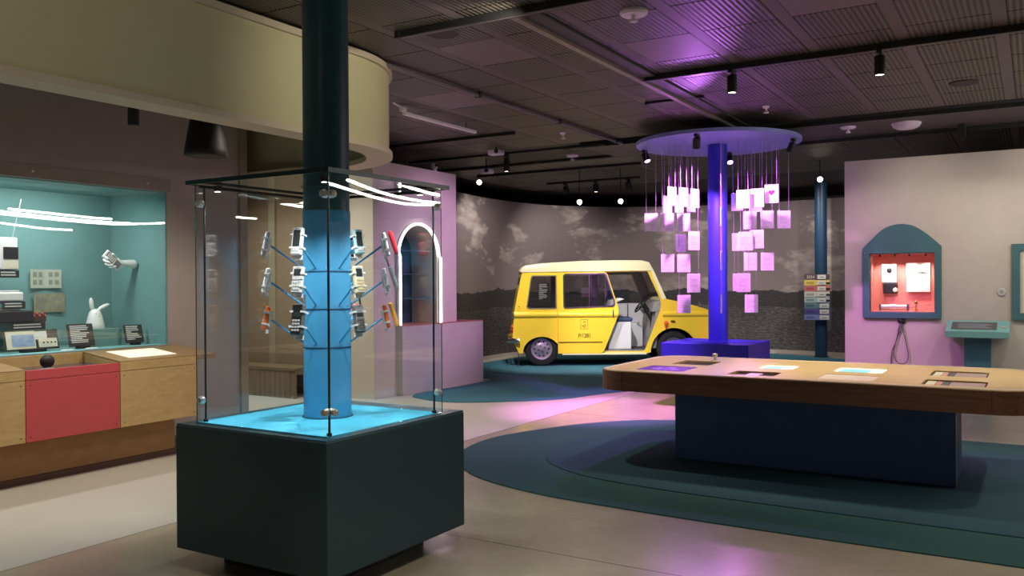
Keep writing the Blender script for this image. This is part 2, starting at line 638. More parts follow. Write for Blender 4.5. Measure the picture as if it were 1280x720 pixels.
def text(name, body, size, material, parent=None, loc=(0, 0, 0), rot=(0, 0, 0), align='CENTER', ext=0.0005, sx=1.0):
    cu = bpy.data.curves.new(name, 'FONT')
    cu.body = body
    cu.size = size
    cu.align_x = align
    cu.align_y = 'CENTER'
    cu.extrude = ext
    ob = bpy.data.objects.new(name, cu)
    me = bpy.data.meshes.new_from_object(ob)
    bpy.data.objects.remove(ob)
    bpy.data.curves.remove(cu)
    me.name = name
    for v in me.vertices:
        v.co.x *= sx
    me.materials.clear()
    me.materials.append(material)
    return link(name, me, parent, loc, rot)


def textlines(mb, x0, x1, z1, n, lh, th, y, seed=1):
    """rows of thin bars standing for print too small to read, in the XZ plane at depth y"""
    rr = random.Random(seed)
    for i in range(n):
        xe = x0 + (x1 - x0) * rr.uniform(0.75, 1.0) if i % 4 != 3 else x0 + (x1 - x0) * rr.uniform(0.3, 0.6)
        z = z1 - i * lh
        mb.box(x0, xe, y - 0.0006, y, z - th, z)


RX90 = (R(90), 0, 0)

# ================================================================== STRUCTURE
CZ = 3.40
struct(box('floor', M_FLOOR, -12, 13, -6, 21, -0.12, 0.0), 'polished concrete floor with a paler strip by the showcases')
ceiling = struct(box('ceiling', M_CEIL, -12, 13, -6, 21, CZ + 0.045, CZ + 0.2), 'dark ceiling of ribbed metal panels')
BARX = [-0.215 - 0.662 * k for k in range(-2, 14)]
TILEY = [4.98 + 0.69 * k for k in range(-3, 8)] + [12.05 + 0.69 * k for k in range(0, 5)]
tile_me = MB().box(-0.280, 0.280, -0.339, 0.339, 0, 0.03).mesh('ceiling_tile', M_RIB, bevel=0.004, bseg=1)
tile_sm = MB().box(-0.281, 0.281, -0.341, 0.341, 0, 0.03).mesh('ceiling_tile', mat('ceiling_panel_smooth', (112, 96, 104), 0.55, vary=0.03), bevel=0.004, bseg=1)
SMOOTH = {(5, 5), (3, 4), (7, 4), (1, 2), (9, 6), (6, 9)}
for ix in range(len(BARX) - 1):
    cx = (BARX[ix] + BARX[ix + 1]) / 2
    for iy, y in enumerate(TILEY):
        link('ceiling_tile', tile_sm if (ix, iy) in SMOOTH else tile_me, ceiling, (cx, y + 0.345, CZ))
bar_m = mat('ceiling_bar_paint', (92, 80, 84), 0.55, vary=0.03)
for bxx in BARX:
    for (ya, yb) in ((2.9, 10.5), (12.05, 15.5)):
        box('ceiling_bar', bar_m, bxx - 0.048, bxx + 0.048, ya, yb, CZ + 0.002, CZ + 0.04, ceiling)
bulk = box('bulkhead_panel', mat('bulkhead_paint', (84, 76, 78), 0.65, vary=0.03), -5.4, 3.0, 10.75, 11.95, CZ - 0.015, CZ + 0.04, ceiling)

# left wall with the showcase opening
wl = struct(MB().box(-7.02, -6.9, -5.5, 6.14, 0, 0.945).box(-7.02, -6.9, -5.5, 6.14, 2.365, CZ + 0.04).box(-7.02, -6.9, 5.205, 6.14, 0.945, 2.365).box(-7.02, -6.9, -5.5, 0.6, 0.945, 2.365)
            .build('wall_left', M_WALLG), 'taupe wall holding the teal showcase')
struct(box('baseboard_left', mat('baseboard_brown', (94, 70, 52), 0.6), -6.9, -6.885, -5.5, 6.14, 0.0, 0.085))
struct(box('wall_left_end', M_WALLG, -8.4, -7.02, 6.02, 6.14, 0, CZ + 0.04))
struct(box('wall_alcove_back', M_BROWN, -10.6, -10.5, 5.0, 8.6, 0, CZ + 0.04))
wa = struct(box('wall_alcove_side', M_BROWN, -10.5, -7.76, 8.6, 8.75, 0, CZ + 0.04), 'brown wall of the alcove behind the phone case')
for x in (-8.3, -9.1):
    box('rib', mat('rib_paint', (150, 140, 118), 0.7), x - 0.06, x + 0.06, 8.56, 8.6, 0, CZ, wa)
struct(box('baseboard_alcove', mat('baseboard_dark', (84, 72, 60), 0.6), -10.5, -7.76, 8.585, 8.6, 0, 0.10))
# radiator bench low in the alcove
rb = thing('radiator_cover', 'low brown slatted bench cover against the alcove wall', 'bench', (-9.0, 8.34, 0))
MB().box(-0.75, 0.75, -0.2, 0.2, 0.36, 0.40).build('bench_top', mat('bench_brown', (120, 104, 82), 0.6), rb, bevel=0.006)
for i in range(16):
    box('slat', mat('bench_slat', (122, 106, 86), 0.6), -0.74 + i * 0.094, -0.655 + i * 0.094, -0.19, -0.165, 0.0, 0.36, rb)

# wall with the arched opening
ARX = -7.30
arch_hole = [(9.12, 0.90), (9.98, 0.90), (9.98, 1.87)] + [(9.55 + 0.43 * math.cos(R(a)), 1.87 + 0.43 * math.sin(R(a))) for a in range(10, 180, 10)] + [(9.12, 1.87)]
yzm = lambda x0: (lambda p: (x0 - p[2], p[0], p[1]))
arch_wall = struct(plate('wall_arch', M_WALL, [(8.6, 0), (10.47, 0), (10.47, 3.10), (8.6, 3.10)], [arch_hole], 0.45, fn=yzm(ARX)), 'white partition with an arched opening outlined in light')
box('arch_back', mat('arch_navy', (40, 52, 70), 0.5), ARX - 0.50, ARX - 0.452, 9.0, 10.1, 0.85, 2.35, arch_wall)
for z in (1.28, 1.62, 1.95):
    box('arch_shelf', mat('arch_shelf', (60, 74, 96), 0.4), ARX - 0.45, ARX - 0.12, 9.125, 9.975, z, z + 0.012, arch_wall)
ledge = struct(MB().box(-7.75, -7.2, 9.07, 11.03, 0, 0.925).build('wall_ledge', M_WALL, bevel=0.004), 'white low wall below the arched opening')
box('ledge_cap', mat('ledge_cap', (188, 120, 112), 0.6), -7.75, -7.198, 9.068, 11.032, 0.926, 0.938, ledge)
neon = thing('neon_arch', 'glowing white light tube framing the arched opening', 'light', (ARX, 9.55, 0.94))
npts = [(0.05, -0.46, 0.0), (0.05, -0.46, 0.45), (0.05, -0.46, 0.92)] + [(0.02, -0.46 * math.cos(R(a)), 0.92 + 0.46 * math.sin(R(a))) for a in range(8, 180, 8)] + [(0.05, 0.46, 0.92), (0.05, 0.46, 0.45), (0.05, 0.46, 0.0)]
MB().tube(npts, 0.018, 8).build('tube', M_NEON, neon, smooth=True)
MB().tube([(p[0] - 0.022, p[1] * 1.035, p[2]) for p in npts], 0.024, 8).build('channel', M_WHITE, neon, smooth=True)

# mural: curved panorama wall
MP = [(-8.75, 11.2), (-8.93, 12.2), (-9.06, 13.1), (-9.2, 14.2), (-9.2, 15.2), (-9.0, 16.2), (-8.55, 17.0), (-7.9, 17.65), (-7.2, 18.02), (-6.4, 18.3), (-5.5, 18.45), (-4.6, 18.4), (-3.85, 18.3), (-3.2, 18.15), (-2.3, 17.8), (-1.4, 17.3)]


def smooth_path(P, sub=5):
    out = []
    n = len(P)
    for i in range(n - 1):
        p0, p1, p2, p3 = P[max(i - 1, 0)], P[i], P[i + 1], P[min(i + 2, n - 1)]
        for k in range(sub):
            t = k / sub
            out.append(tuple(0.5 * ((2 * b) + (-a + c) * t + (2 * a - 5 * b + 4 * c - d) * t * t + (-a + 3 * b - 3 * c + d) * t ** 3) for a, b, c, d in zip(p0, p1, p2, p3)))
    out.append(tuple(P[-1]))
    return out


mp = smooth_path(MP)
HM = 3.17


def strip_wall(name, pts, z0, z1, t, m, outward=1):
    me = bpy.data.meshes.new(name)
    n = len(pts)
    off = []
    for i, p in enumerate(pts):
        a, b = pts[max(i - 1, 0)], pts[min(i + 1, n - 1)]
        dx, dy = b[0] - a[0], b[1] - a[1]
        l = math.hypot(dx, dy)
        off.append((p[0] - dy / l * t * outward, p[1] + dx / l * t * outward))
    v = [(p[0], p[1], z) for z in (z0, z1) for p in pts] + [(p[0], p[1], z) for z in (z0, z1) for p in off]
    f = []
    for i in range(n - 1):
        f.append([i, i + 1, n + i + 1, n + i])
        f.append([2 * n + i, 3 * n + i, 3 * n + i + 1, 2 * n + i + 1])
        f.append([n + i, n + i + 1, 3 * n + i + 1, 3 * n + i])
    f += [[0, n, 3 * n, 2 * n], [n - 1, 3 * n - 1, 4 * n - 1, 2 * n - 1]]
    me.from_pydata(v, [], f)
    uvl = me.uv_layers.new(name='UVMap')
    s = [0.0]
    for i in range(1, n):
        s.append(s[-1] + math.hypot(pts[i][0] - pts[i - 1][0], pts[i][1] - pts[i - 1][1]))
    for lp in me.loops:
        vi = lp.vertex_index
        uvl.data[lp.index].uv = (s[vi % n], v[vi][2])
    me.materials.append(m)
    for p in me.polygons:
        p.use_smooth = len(p.vertices) == 4 and abs(p.normal.z) < 0.5
    try:
        me.set_sharp_from_angle(angle=R(40))
    except Exception:
        pass
    return link(name, me)


struct(strip_wall('wall_mural', mp, 0.07, HM, 0.08, M_MURAL), 'curved wall printed with a grey panorama of clouds, trees and fields')
struct(strip_wall('baseboard_mural', [(p[0] + 0.02, p[1] - 0.02) for p in mp], 0.0, 0.068, 0.1, mat('mural_base', (196, 184, 176), 0.6)))

# right partition with the opening of the arched cabinet
RY = 12.0
xzm = lambda y0: (lambda p: (p[0], y0 + p[2], p[1]))
struct(plate('wall_right', M_WALL, [(-2.14, 0), (2.0, 0), (2.0, 3.07), (-2.14, 3.07)], [[(-1.83, 1.10), (-1.07, 1.10), (-1.07, 1.85), (-1.83, 1.85)]], 0.30, fn=xzm(RY)), 'pale free-standing wall lit purple at its edge')

# dark outer shell of the hall
struct(box('wall_far', M_DARKWALL, -12, 13, 20.6, 20.8, 0, 3.5))
struct(box('wall_west', M_DARKWALL, -11.9, -11.7, -5.6, 20.6, 0, 3.5))

# hanging cream band with rounded end
BX, BR, BCY = -4.66, 1.14, 5.30
bcx = BX - BR
path = [(BX, -4.0), (BX, -1.0), (BX, 2.0), (BX, BCY)] + [(bcx + BR * math.cos(R(a)), BCY + BR * math.sin(R(a))) for a in range(5, 91, 5)]
path += [(-6.5, BCY + BR), (-7.4, BCY + BR), (-8.4, BCY + BR)]


def offset_path(pts, d):
    out = []
    n = len(pts)
    for i, p in enumerate(pts):
        a, b = pts[max(i - 1, 0)], pts[min(i + 1, n - 1)]
        dx, dy = b[0] - a[0], b[1] - a[1]
        l = math.hypot(dx, dy)
        out.append((p[0] + dy / l * d, p[1] - dx / l * d))
    return out


soffit = thing('hanging_soffit', 'cream hanging ceiling band with a rounded end above the showcases', 'ceiling band', (BX, BCY, 2.62))
TW = Matrix.Translation((-BX, -BCY, -2.62))


def band(name, pin, pout, z0, z1, m):
    a, b = offset_path(path, pin), offset_path(path, pout)
    n = len(path)
    v = [TW @ Vector((p[0], p[1], z)) for z in (z0, z1) for p in a] + [TW @ Vector((p[0], p[1], z)) for z in (z0, z1) for p in b]
    f = []
    for i in range(n - 1):
        f += [[i, i + 1, n + i + 1, n + i], [2 * n + i, 3 * n + i, 3 * n + i + 1, 2 * n + i + 1], [n + i, n + i + 1, 3 * n + i + 1, 3 * n + i], [i, 2 * n + i, 2 * n + i + 1, i + 1]]
    f += [[0, n, 3 * n, 2 * n], [n - 1, 3 * n - 1, 4 * n - 1, 2 * n - 1]]
    return MB().add(v, f).build(name, m, soffit, smooth=True)


band('band', -0.06, 0.0, 2.66, CZ - 0.03, M_CREAM)
band('bottom_rim', -0.20, 0.03, 2.615, 2.66, M_RIM)
band('top_rim', -0.02, 0.03, CZ - 0.07, CZ - 0.02, M_RIM)

# ------------------------------------------------------------------ carpets


def blob(name, pts, z0, z1, m, label):
    pts = smooth_path(pts + [pts[0]], 6)[:-1]
    o = MB().prism(pts, z0, z1).build(name, m)
    return tag(o, label, 'carpet')


blob('carpet', [(1.6, 5.2), (0, 5.2), (-1.3, 5.2), (-2.3, 5.24), (-3.1, 5.33), (-3.8, 5.62), (-4.3, 6.2), (-4.48, 6.95), (-4.3, 7.7), (-3.95, 8.4), (-3.4, 8.85), (-2.6, 9.03), (-1.3, 9.05), (0, 9.05), (1.6, 9.05)], 0.0, 0.008, M_CARP1, 'dark teal rounded carpet under the long exhibition table')
blob('carpet', [(1.6, 5.78), (0, 5.78), (-1.5, 5.80), (-2.5, 5.86), (-3.1, 6.02), (-3.55, 6.4), (-3.72, 7.0), (-3.55, 7.7), (-3.1, 8.25), (-2.4, 8.48), (-1.2, 8.52), (0, 8.52), (1.6, 8.52)], 0.008, 0.014, M_CARP2, 'deeper blue inner carpet directly around the table base')
blob('carpet', [(-7.17, 9.3), (-6.95, 9.0), (-6.3, 8.86), (-5.7, 9.25), (-5.2, 9.8), (-4.95, 10.6), (-4.3, 11.6), (-3.2, 12.3), (-2.4, 13.2), (-2.2, 15.0), (-2.6, 16.8), (-4.0, 17.9), (-6.0, 18.0), (-7.8, 17.2), (-8.7, 15.8), (-8.85, 14.0), (-8.6, 12.3), (-7.95, 11.4), (-7.19, 11.2)], 0.0, 0.008, M_CARP3, 'blue rounded carpet that the yellow van stands on')
blob('carpet', [(-8.35, 13.2), (-7.9, 12.3), (-7.0, 12.0), (-5.6, 12.4), (-4.2, 13.0), (-3.5, 14.2), (-3.8, 15.7), (-5.2, 16.5), (-6.9, 16.4), (-8.0, 15.5)], 0.008, 0.016, M_CARP4, 'lighter blue inner carpet right under the yellow van')

# ================================================================== EXHIBITION TABLE
TZ = 0.78
tb = thing('exhibition_table', 'long wood-topped exhibition table with rounded corners on a navy base', 'table', (-1.55, 7.24, 0.014))
tl = (1.55, -7.24, -0.014)


def tloc(fn):
    return lambda p: (fn(p)[0] + tl[0], fn(p)[1] + tl[1], fn(p)[2] + tl[2])


T0, T1, TY0, TY1 = -3.12, 0.02, 6.43, 8.05
slots = [('p', -2.83, -2.42, 6.62, 7.02), ('d', -2.74, -2.40, 7.22, 7.60), ('d', -2.06, -1.70, 6.62, 6.92), ('w', -1.99, -1.70, 7.20, 7.60),
         ('w', -1.39, -1.02, 7.22, 7.66), ('l', -1.39, -1.00, 6.62, 7.0), ('s', -0.69, -0.30, 7.24, 7.66), ('s', -0.68, -0.28, 6.60, 6.95)]
holes = [rrect(a, b, c, d, 0.035, 3) for (k, a, b, c, d) in slots]
outl = rrect(T0, T1, TY0, TY1, 0.26, 8)
plate('table_top', M_OAKTOP, outl, holes, 0.03, tb, fn=tloc(lambda p: (p[0], p[1], TZ - 0.03 + p[2])))
rimo, rimi = rrect(T0 - 0.006, T1 + 0.006, TY0 - 0.006, TY1 + 0.006, 0.266, 8), rrect(T0 + 0.03, T1 - 0.03, TY0 + 0.03, TY1 - 0.03, 0.23, 8)
plate('apron', M_WALNUT, rimo, [rimi], 0.155, tb, fn=tloc(lambda p: (p[0], p[1], TZ - 0.16 + p[2])))
rb0, rb1 = rrect(T0 + 0.012, T1 - 0.012, TY0 + 0.012, TY1 - 0.012, 0.25, 8), rrect(T0 + 0.045, T1 - 0.045, TY0 + 0.045, TY1 - 0.045, 0.22, 8)
plate('rim_highlight', M_RIMHIGHLIGHT, rb0, [rb1], 0.004, tb, fn=tloc(lambda p: (p[0], p[1], TZ + p[2])))  # pale strip painting the specular highlight along the table rim
plate('under_board', M_WALNUT, rrect(T0 + 0.035, T1 - 0.035, TY0 + 0.035, TY1 - 0.035, 0.22, 8), [], 0.015, tb, fn=tloc(lambda p: (p[0], p[1], TZ - 0.155 + p[2])))
MB().box(-2.6 + tl[0], -0.49 + tl[0], 6.935 + tl[1], 7.56 + tl[1], 0, TZ - 0.16 + tl[2]).build('base', M_NAVY, tb, bevel=0.006)
box('corner_strip', mat('alu_strip', (150, 146, 156), 0.4, metal=0.5), -0.489 + tl[0], -0.484 + tl[0], 6.94 + tl[1], 7.0 + tl[1], 0, TZ - 0.17, tb)
for x in (-2.86, -0.24):
    box('apron_joint', mat('joint_dark', (58, 34, 24), 0.5), x - 0.002 + tl[0], x + 0.002 + tl[0], TY0 - 0.0075 + tl[1], TY0 - 0.005 + tl[1], TZ - 0.158, TZ - 0.02, tb)
for i, (k, a, b, c, d) in enumerate(slots):
    x0, x1, y0, y1 = a + tl[0], b + tl[0], c + tl[1], d + tl[1]
    zz = TZ + tl[2]
    if k == 'p':
        s = box('screen', M_SCREENP, x0 + 0.002, x1 - 0.002, y0 + 0.002, y1 - 0.002, zz - 0.03, zz - 0.002, tb)
        s['label'] = 'purple glowing map screen'
        mm = MB()
        for q in range(9):
            aa = q * 0.7
            mm.lathe([(0.001, zz - 0.0015), (0.02 + 0.013 * (q % 3), zz - 0.0015), (0.02 + 0.013 * (q % 3), zz - 0.001)], 9, Matrix.Translation(((x0 + x1) / 2 + 0.09 * math.cos(aa) * (0.4 + 0.1 * q), (y0 + y1) / 2 + 0.07 * math.sin(aa), 0)))
        mm.build('screen_map', mat('map_lilac', (120, 70, 190), 0.4, vary=0.1, emit=(140, 90, 210), es=0.5), s)
    elif k == 'w':
        s = box('screen', M_SCREENW, x0 + 0.002, x1 - 0.002, y0 + 0.002, y1 - 0.002, zz - 0.04, zz - 0.012, tb)
        s['label'] = 'bright white screen'
        box('screen_panel', mat('screen_teal', (120, 190, 200), 0.4, vary=0.03, emit=(120, 196, 206), es=0.5), x0 + 0.03, x1 - 0.12, y0 + 0.06, y1 - 0.10, zz - 0.012, zz - 0.010, s)
    elif k == 'l':
        s = box('light_panel', mat('panel_pale', (244, 224, 206), 0.3, vary=0.02), x0 + 0.002, x1 - 0.002, y0 + 0.002, y1 - 0.002, zz - 0.03, zz - 0.003, tb)
        s['label'] = 'pale glossy panel'
    else:
        MB().box(x0, x1, y0, y1, zz - 0.03, zz - 0.016).box(x0 - 0.01, x0, y0, y1, zz - 0.13, zz - 0.03).box(x1, x1 + 0.01, y0, y1, zz - 0.13, zz - 0.03).box(x0, x1, y0 - 0.01, y0, zz - 0.13, zz - 0.03).box(x0, x1, y1, y1 + 0.01, zz - 0.13, zz - 0.03).build('tray', M_DKTRAY, tb)
        if k == 's':
            w = x1 - x0
            for (q0, q1, m) in ((0.04, 0.2, M_PAPER), (0.2, 0.3, mat('pad_pink', (214, 150, 140), 0.6)), (0.3, 0.42, mat('pad_grey', (96, 96, 100), 0.5)), (0.42, 0.97, mat('pad_mauve', (176, 150, 146), 0.5))):
                box('tray_card', m, x0 + w * q0, x0 + w * q1 - 0.004, y0 + 0.015, y1 - 0.015, zz - 0.016, zz - 0.010, tb)
        elif c < 7:
            box('tray_card', mat('pad_lilac', (206, 170, 224), 0.5), x0 + 0.12, x0 + 0.22, y0 + 0.02, y1 - 0.05, zz - 0.016, zz - 0.010, tb)
MB().lathe([(0.035, 0), (0.035, 0.006), (0.012, 0.01), (0.012, 0.035), (0.022, 0.04), (0.024, 0.06), (0.018, 0.066)], 16, Matrix.Translation((-2.50 + tl[0], 7.70 + tl[1], TZ + tl[2]))).build('knob', M_STEEL, tb, smooth=True)

# ================================================================== NEAR PHONE CASE
CX0, CX1, CY0, CY1 = -3.91, -2.832, 2.995, 4.13
CTZ = 0.765
case = thing('display_case', 'tall glass display case of mobile phones on a dark teal plinth', 'display case', ((CX0 + CX1) / 2, (CY0 + CY1) / 2, 0))
ox, oy = (CX0 + CX1) / 2, (CY0 + CY1) / 2


def cbox(name, m, x0, x1, y0, y1, z0, z1, bevel=0.0):
    return MB().box(x0 - ox, x1 - ox, y0 - oy, y1 - oy, z0, z1).build(name, m, case, bevel=bevel)


cbox('recessed_foot', M_BLACK, CX0 + 0.17, CX1 - 0.17, CY0 + 0.17, CY1 - 0.17, 0.0, 0.10)
cbox('plinth', M_TEALDK, CX0, CX1, CY0, CY1, 0.10, CTZ - 0.012, 0.004)
cbox('rim_board', mat('rim_steel_blue', (86, 118, 128), 0.3, metal=0.4), CX0 + 0.004, CX1 - 0.004, CY0 + 0.004, CY1 - 0.004, CTZ - 0.012, CTZ - 0.002)
cbox('display_board', M_TURQ, CX0 + 0.085, CX1 - 0.055, CY0 + 0.06, CY1 - 0.15, CTZ - 0.002, CTZ + 0.004)
GX0, GX1, GY0, GY1 = -3.815, -2.868, 3.055, 3.965
GT = 2.03
t = 0.008
for (x0, x1, y0, y1) in ((GX0, GX0 + t, GY0 + t, GY1 - t), (GX1 - t, GX1, GY0 + t, GY1 - t), (GX0, GX1, GY0, GY0 + t), (GX0, GX1, GY1 - t, GY1)):
    cbox('glass_pane', M_GLASSC, x0, x1, y0, y1, CTZ + 0.005, GT)
for (x, y) in ((GX0, GY0), (GX1, GY0), (GX0, GY1), (GX1, GY1)):
    sx, sy = (1 if x == GX0 else -1), (1 if y == GY0 else -1)
    cbox('glass_edge', M_EDGEGL, min(x, x - sx * 0.003), max(x, x - sx * 0.003), min(y, y + sy * 0.004), max(y, y + sy * 0.004), CTZ + 0.005, GT)
    px, py = x + sx * 0.032, y + sy * 0.032
    MB().lathe([(0.013, 0.0), (0.013, 0.012), (0.0055, 0.014), (0.0055, GT - CTZ - 0.01)], 10, Matrix.Translation((px - ox, py - oy, CTZ + 0.005))).build('corner_rod', M_BLACK, case, smooth=True)
    for z in (0.885, 1.93):
        for (ex, ey) in ((0.0, 1.0), (1.0, 0.0)):
            cx_, cy_ = x + sx * (0.03 if ex else 0), y + sy * (0.03 if ey else 0)
            dv = Vector((-sx * ey, -sy * ex, 0))
            MM = Matrix.Translation((cx_ - ox, cy_ - oy, z)) @ dv.to_track_quat('Z', 'Y').to_matrix().to_4x4()
            MB().lathe([(0.016, -0.02), (0.02, -0.018), (0.02, 0.0), (0.017, 0.012), (0.008, 0.016)], 14, MM).build('clamp', M_STEEL, case, smooth=True)
        MB().tube([(x + sx * 0.03 - ox, y - oy, z), (px - ox, py - oy, z), (x - ox, y + sy * 0.03 - oy, z)], 0.006, 8).build('clamp_arm', M_STEEL, case)
# lid: dark teal glass frame with clear middle
lid = [(-3.845, 3.025), (-2.838, 3.025), (-2.838, 3.995), (-3.845, 3.995)]
plate('lid', glass_mat('lid_glass', (0.55, 0.66, 0.66), 0.06), [(a - ox, b - oy) for a, b in lid], [circ(-3.355 - ox, 3.56 - oy, 0.14, 32)], 0.012, case, fn=lambda p: (p[0], p[1], GT + 0.002 + p[2]))
for (x0, x1, y0, y1) in ((-3.85, -3.838, 3.02, 4.0), (-2.845, -2.833, 3.02, 4.0), (-3.838, -2.845, 3.02, 3.032), (-3.838, -2.845, 3.988, 4.0)):
    cbox('lid_edge', mat('lid_edge', (30, 62, 64), 0.3), x0, x1, y0, y1, GT - 0.002, GT + 0.02)
for (x0, x1, y0, y1) in ((-3.79, -3.77, 3.06, 3.96), (-3.78, -2.9, 3.93, 3.95)):
    cbox('lid_rail', M_BLACK, x0, x1, y0, y1, GT - 0.018, GT - 0.004)
for (x, y) in ((-3.74, 3.86), (-2.95, 3.88), (-2.96, 3.13), (-3.74, 3.14)):
    p = MB().lathe([(0.018, 0.0), (0.022, 0.012), (0.022, 0.03)], 14, Matrix.Translation((x - ox, y - oy, GT - 0.034))).build('downlight', M_BLACK, case, smooth=True)
    MB().lathe([(0.001, -0.001), (0.015, -0.001), (0.015, 0.001)], 12, Matrix.Translation((x - ox, y - oy, GT - 0.034))).build('lens', M_LAMP, p)
    spot((x, y, GT - 0.04), (-3.355 + (x + 3.355) * 0.55, 3.53 + (y - 3.53) * 0.55, CTZ), 24.0, (0.96, 0.98, 1.0), 110, 0.7, 0.015)

# building column through the case, blue sleeve inside it
colm = thing('column', 'dark teal round column with a blue sleeve inside the phone case', 'column', (-3.355, 3.56, CTZ))
MB().lathe([(0.1255, 1.13), (0.1255, CZ - CTZ + 0.03)], 40).build('shaft', M_TEALCOL, colm, smooth=True)
MB().lathe([(0.130, 0.0), (0.130, 1.135), (0.1255, 1.136)], 40).build('sleeve', M_BLUE, colm, smooth=True)
MB().lathe([(0.131, 0.004), (0.139, 0.004), (0.139, 0.007), (0.131, 0.007)], 32, cap=False).build('foot_ring', mat('ring_dark', (20, 70, 96), 0.5), colm)
for z in (1.567, 1.362, 1.153):
    MB().lathe([(0.1302, -0.004), (0.1325, -0.003), (0.1325, 0.003), (0.1302, 0.004)], 40, Matrix.Translation((0, 0, z - CTZ)), cap=False).build('sleeve_joint', mat('joint_blue', (18, 74, 110), 0.5), colm)
    for k in range(12):
        a = R(30 * k + 12)
        MB().ball((0.131 * math.cos(a), 0.131 * math.sin(a), z - CTZ + 0.02), 0.0035, 6, 4).build('rivet', M_STEEL, colm)

# ---- phones on arms
PH = {}


def phone_parts(root, w, h, d, body, face, kind, keys):
    def B(name, m, x0, x1, y0, y1, z0, z1, bev=0.0):
        return MB().box(x0, x1, y0, y1, z0, z1).build(name, m, root, bevel=bev)
    B('body', body, -w / 2, w / 2, -d / 2, d / 2, -h / 2, h / 2, min(w, d) * 0.28)
    B('face', face, -w * 0.43, w * 0.43, -d / 2 - 0.0012, -d / 2 + 0.002, -h * 0.46, h * 0.46, 0.004)
    sh = {'bar': 0.30, 'brick': 0.14, 'touch': 0.60, 'flip': 0.26}[kind]
    zt = h * 0.40 if kind != 'brick' else h * 0.2
    B('screen', mat('phone_screen', (52, 60, 58), 0.2, vary=0.05), -w * 0.32, w * 0.32, -d / 2 - 0.0024, -d / 2, zt - h * sh, zt, 0.002)
    mb = MB()
    z0 = zt - h * sh - h * 0.07
    rows = 4 if kind != 'touch' else 1
    rh = (z0 + h * 0.42) / rows
    for r in range(rows):
        for c in range(3):
            mb.box(-w * 0.33 + c * w * 0.24, -w * 0.33 + c * w * 0.24 + w * 0.18, -d / 2 - 0.004, -d / 2, z0 - r * rh - rh * 0.62, z0 - r * rh)
    mb.build('keypad', keys, root)
    B('earpiece', M_BLACK, -w * 0.14, w * 0.14, -d / 2 - 0.0028, -d / 2, h * 0.43, h * 0.445)
    if kind == 'brick':
        MB().tube([(w * 0.36, d * 0.1, h / 2 - 0.005), (w * 0.36, d * 0.1, h / 2 + 0.05)], [0.006, 0.0045], 8).build('antenna', body, root)
    if kind == 'flip':
        B('hinge', M_GREYMET, -w * 0.5, w * 0.5, -d * 0.6, d * 0.2, -h * 0.02, h * 0.03, 0.003)
    return root


def phone(loc, out, spec, label, tilt=12, group=None):
    w, h, d, body, face, kind, keys = spec
    w, h = w * 1.1, h * 1.1
    key = (w, h, d, body.name, face.name, kind, keys.name)
    rz = math.atan2(out[1], out[0]) + R(90)
    if key in PH:
        o = copy_tree(PH[key])
        o.location = loc
        tag(o, label, 'phone', group)
    else:
        o = thing('mobile_phone', label, 'phone', loc, 0, group)
        phone_parts(o, w, h, d, body, face, kind, keys)
        PH[key] = o
    o.rotation_euler = Matrix.Rotation(rz, 3, 'Z').to_4x4().to_3x3().__matmul__(Matrix.Rotation(R(-tilt), 3, 'X')).to_euler()
    return o


